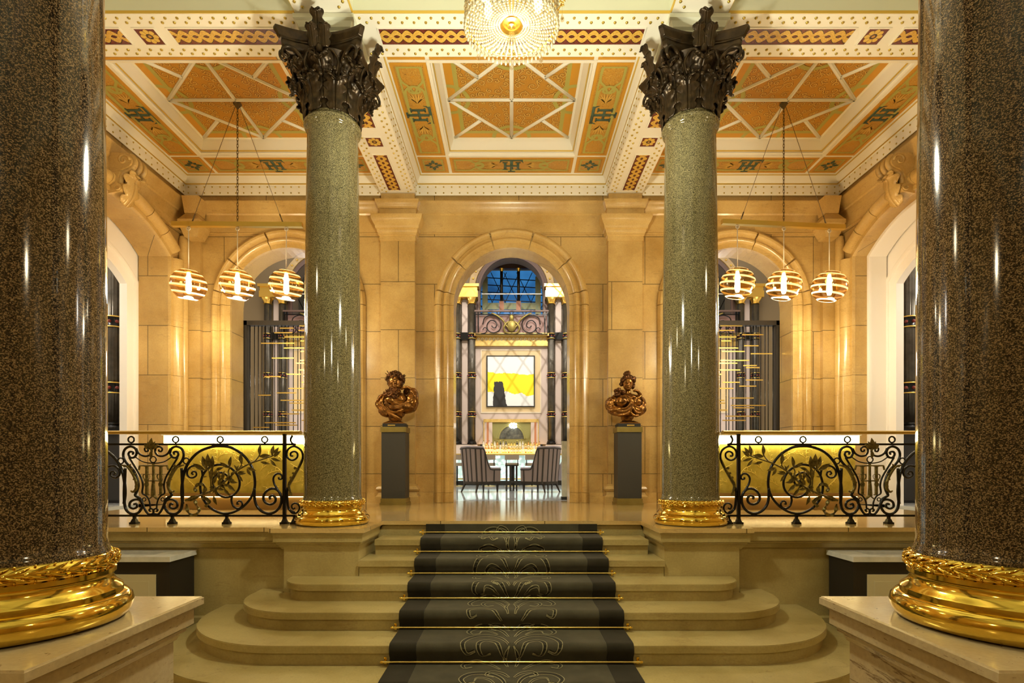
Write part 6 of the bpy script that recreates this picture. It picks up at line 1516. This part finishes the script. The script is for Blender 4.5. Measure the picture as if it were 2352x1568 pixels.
armchair((1.22, 13.3, 0), math.radians(75), 'plain lilac armchair half hidden behind the grey marble pillar', False, 'lilac lining')
tb = thing('slatted_table', (0, 12.95, 0), 'small dark table with slatted legs and glass top, between the striped armchairs', 'table')
glassy('table glass', (0.9, 0.95, 0.93), 0.12)
MB().box((-0.38, 12.63, 0.625), (0.38, 13.27, 0.637)).build('glass_top', 'table glass', tb); MB().box((-0.15, 12.80, 0.59), (0.15, 13.10, 0.622)).build('top_block', 'dark stripe', tb)
for x, y in ((-0.12, 12.83), (0.12, 12.83), (-0.12, 13.07), (0.12, 13.07), (-0.03, 12.85), (0.05, 13.05)):
    MB().prism([(x-0.02, y-0.02), (x+0.02, y-0.02), (x+0.02, y+0.02), (x-0.02, y+0.02)], 0, 0.59, [(x-0.022, y-0.022), (x+0.022, y-0.022), (x+0.022, y+0.022), (x-0.022, y+0.022)]).build('leg', 'dark stripe', tb)
MB().cbox((0, 12.95, 0.20), (0.26, 0.26, 0.04)).build('lower_shelf', 'dark stripe', tb)
mp2 = thing('marble_pillar', (0.935, 9.5, 0), "waist-high grey marble pillar beside the arch jamb, towards the woman's bust", 'pillar')
MB().box((0.88, 9.40, 0.05), (0.995, 9.52, 1.02)).build('body', 'grey marble', mp2); MB().box((0.87, 9.39, 0), (1.0, 9.53, 0.05)).build('foot', 'black recess', mp2)
# bars added in front of the spot to cast a lattice shadow
LQ = Vector((1.2, 10.2, 8.9)); TG = Vector((0.0, DW, 3.4)); dv = (TG-LQ).normalized(); cc = LQ+dv*2.6
ux = dv.cross(Vector((0, 0, 1))).normalized(); uy = ux.cross(dv); lat = MB()
for k in range(-7, 8):
    for a in (0.95, 2.25):
        d = ux*math.cos(a)+uy*math.sin(a); n_ = ux*(-math.sin(a))+uy*math.cos(a); c = cc+n_*(0.17*k); lat.bar(c-d*1.2, c+d*1.2, 0.016, 0.016, up=dv)
struct(lat.build('shadow_lattice', 'column iron'))
# ================================================================== LIGHT, CAMERA
def point(name, loc, e, col, r=0.1):
    l = bpy.data.lights.new(name, 'POINT'); l.energy = e; l.color = col; l.shadow_soft_size = r
    o = bpy.data.objects.new(name, l); o.location = loc; C.objects.link(o); return o
def area(name, loc, to, e, col, sx, sy):
    l = bpy.data.lights.new(name, 'AREA'); l.energy = e; l.color = col; l.shape = 'RECTANGLE'; l.size = sx; l.size_y = sy
    o = bpy.data.objects.new(name, l); o.location = loc; C.objects.link(o)
    o.rotation_euler = (Vector(to)-Vector(loc)).to_track_quat('-Z', 'Y').to_euler(); return o
def spot(name, loc, to, e, col, ang, r=0.05, blend=0.5):
    l = bpy.data.lights.new(name, 'SPOT'); l.energy = e; l.color = col; l.spot_size = math.radians(ang); l.spot_blend = blend; l.shadow_soft_size = r
    o = bpy.data.objects.new(name, l); o.location = loc; C.objects.link(o)
    o.rotation_euler = (Vector(to)-Vector(loc)).to_track_quat('-Z', 'Y').to_euler(); return o
WARM = (1.0, 0.84, 0.54)
point('chandelier_light_low', (CHX, CHY, CHZ-0.95), 150, (1.0, 0.95, 0.72), 0.10)
spot('chandelier_uplight', (CHX, CHY+0.4, 2.5), (CHX, CHY+0.9, 5.4), 170, (1.0, 0.96, 0.76), 150, 0.12, 0.5)
# the matching fittings of the hall behind the camera
point('hall_light', (0, -2.2, 3.3), 90, (1.0, 0.95, 0.74), 0.25)
for s in (-1, 1):
    point('hall_side_light', (s*3.6, -1.5, 3.0), 45, WARM, 0.15)
    point('bay_side_light', (s*3.75, 3.6, 3.2), 22, WARM, 0.15)
    point('side_room_light', (s*7.6, 7.4, 3.6), 110, (1, 0.93, 0.82), 0.3)
    spot('bust_spot', (s*1.2, 5.2, 4.6), (s*1.77, 8.2, 1.6), 90, (1, 0.80, 0.5), 26, 0.04, 0.6)
    spot('wall_spot', (s*4.55, 7.6, 3.4), (s*4.75, 8.7, 1.6), 40, WARM, 80, 0.04, 0.8)
area('bar_light', (0, 14.5, 8.8), (0, 14.5, 0), 700, (1.0, 0.95, 0.88), 18, 5)
area('bar_light_front', (0, 11.5, 7.5), (0, 18, 2), 20, (1.0, 0.93, 0.84), 4, 2)
for s in (-1, 1): point('bar_side_light', (s*6.3, 15.8, 3.2), 110, (1, 0.95, 0.88), 0.3)
spot('lattice_spot', LQ, TG, 1500, (1.0, 0.93, 0.82), 42, 0.012, 0.2)  # added spot inside the hall, standing in for light through a glass roof
w = bpy.data.worlds.new('World'); bpy.context.scene.world = w; w.use_nodes = True
bg = w.node_tree.nodes['Background']; bg.inputs[0].default_value = (1.0, 0.8, 0.5, 1); bg.inputs[1].default_value = 0.03
cam = bpy.data.cameras.new('Camera'); co = bpy.data.objects.new('Camera', cam); C.objects.link(co)
co.location = (0, 0, EYE); co.rotation_euler = (PI/2, 0, 0)
cam.sensor_fit = 'HORIZONTAL'; cam.sensor_width = 36; cam.lens = 36*F/2352; cam.shift_x = (1176-VX)/2352*1.0; cam.shift_y = (VY-784)/2352; cam.clip_start = 0.05
S = bpy.context.scene; S.camera = co
S.view_settings.view_transform = 'Standard'; S.view_settings.look = 'None'; S.view_settings.gamma = 1; S.view_settings.exposure = 0.45; S.view_settings.use_curve_mapping = False
S.cycles.max_bounces = 6; S.cycles.diffuse_bounces = 4; S.cycles.glossy_bounces = 3; S.cycles.transmission_bounces = 4; S.cycles.transparent_max_bounces = 12; S.cycles.use_adaptive_sampling = True; S.cycles.adaptive_threshold = 0.1; S.cycles.adaptive_min_samples = 16
S.cycles.caustics_reflective = False; S.cycles.caustics_refractive = False; S.cycles.sample_clamp_indirect = 6.0; S.cycles.use_denoising = True
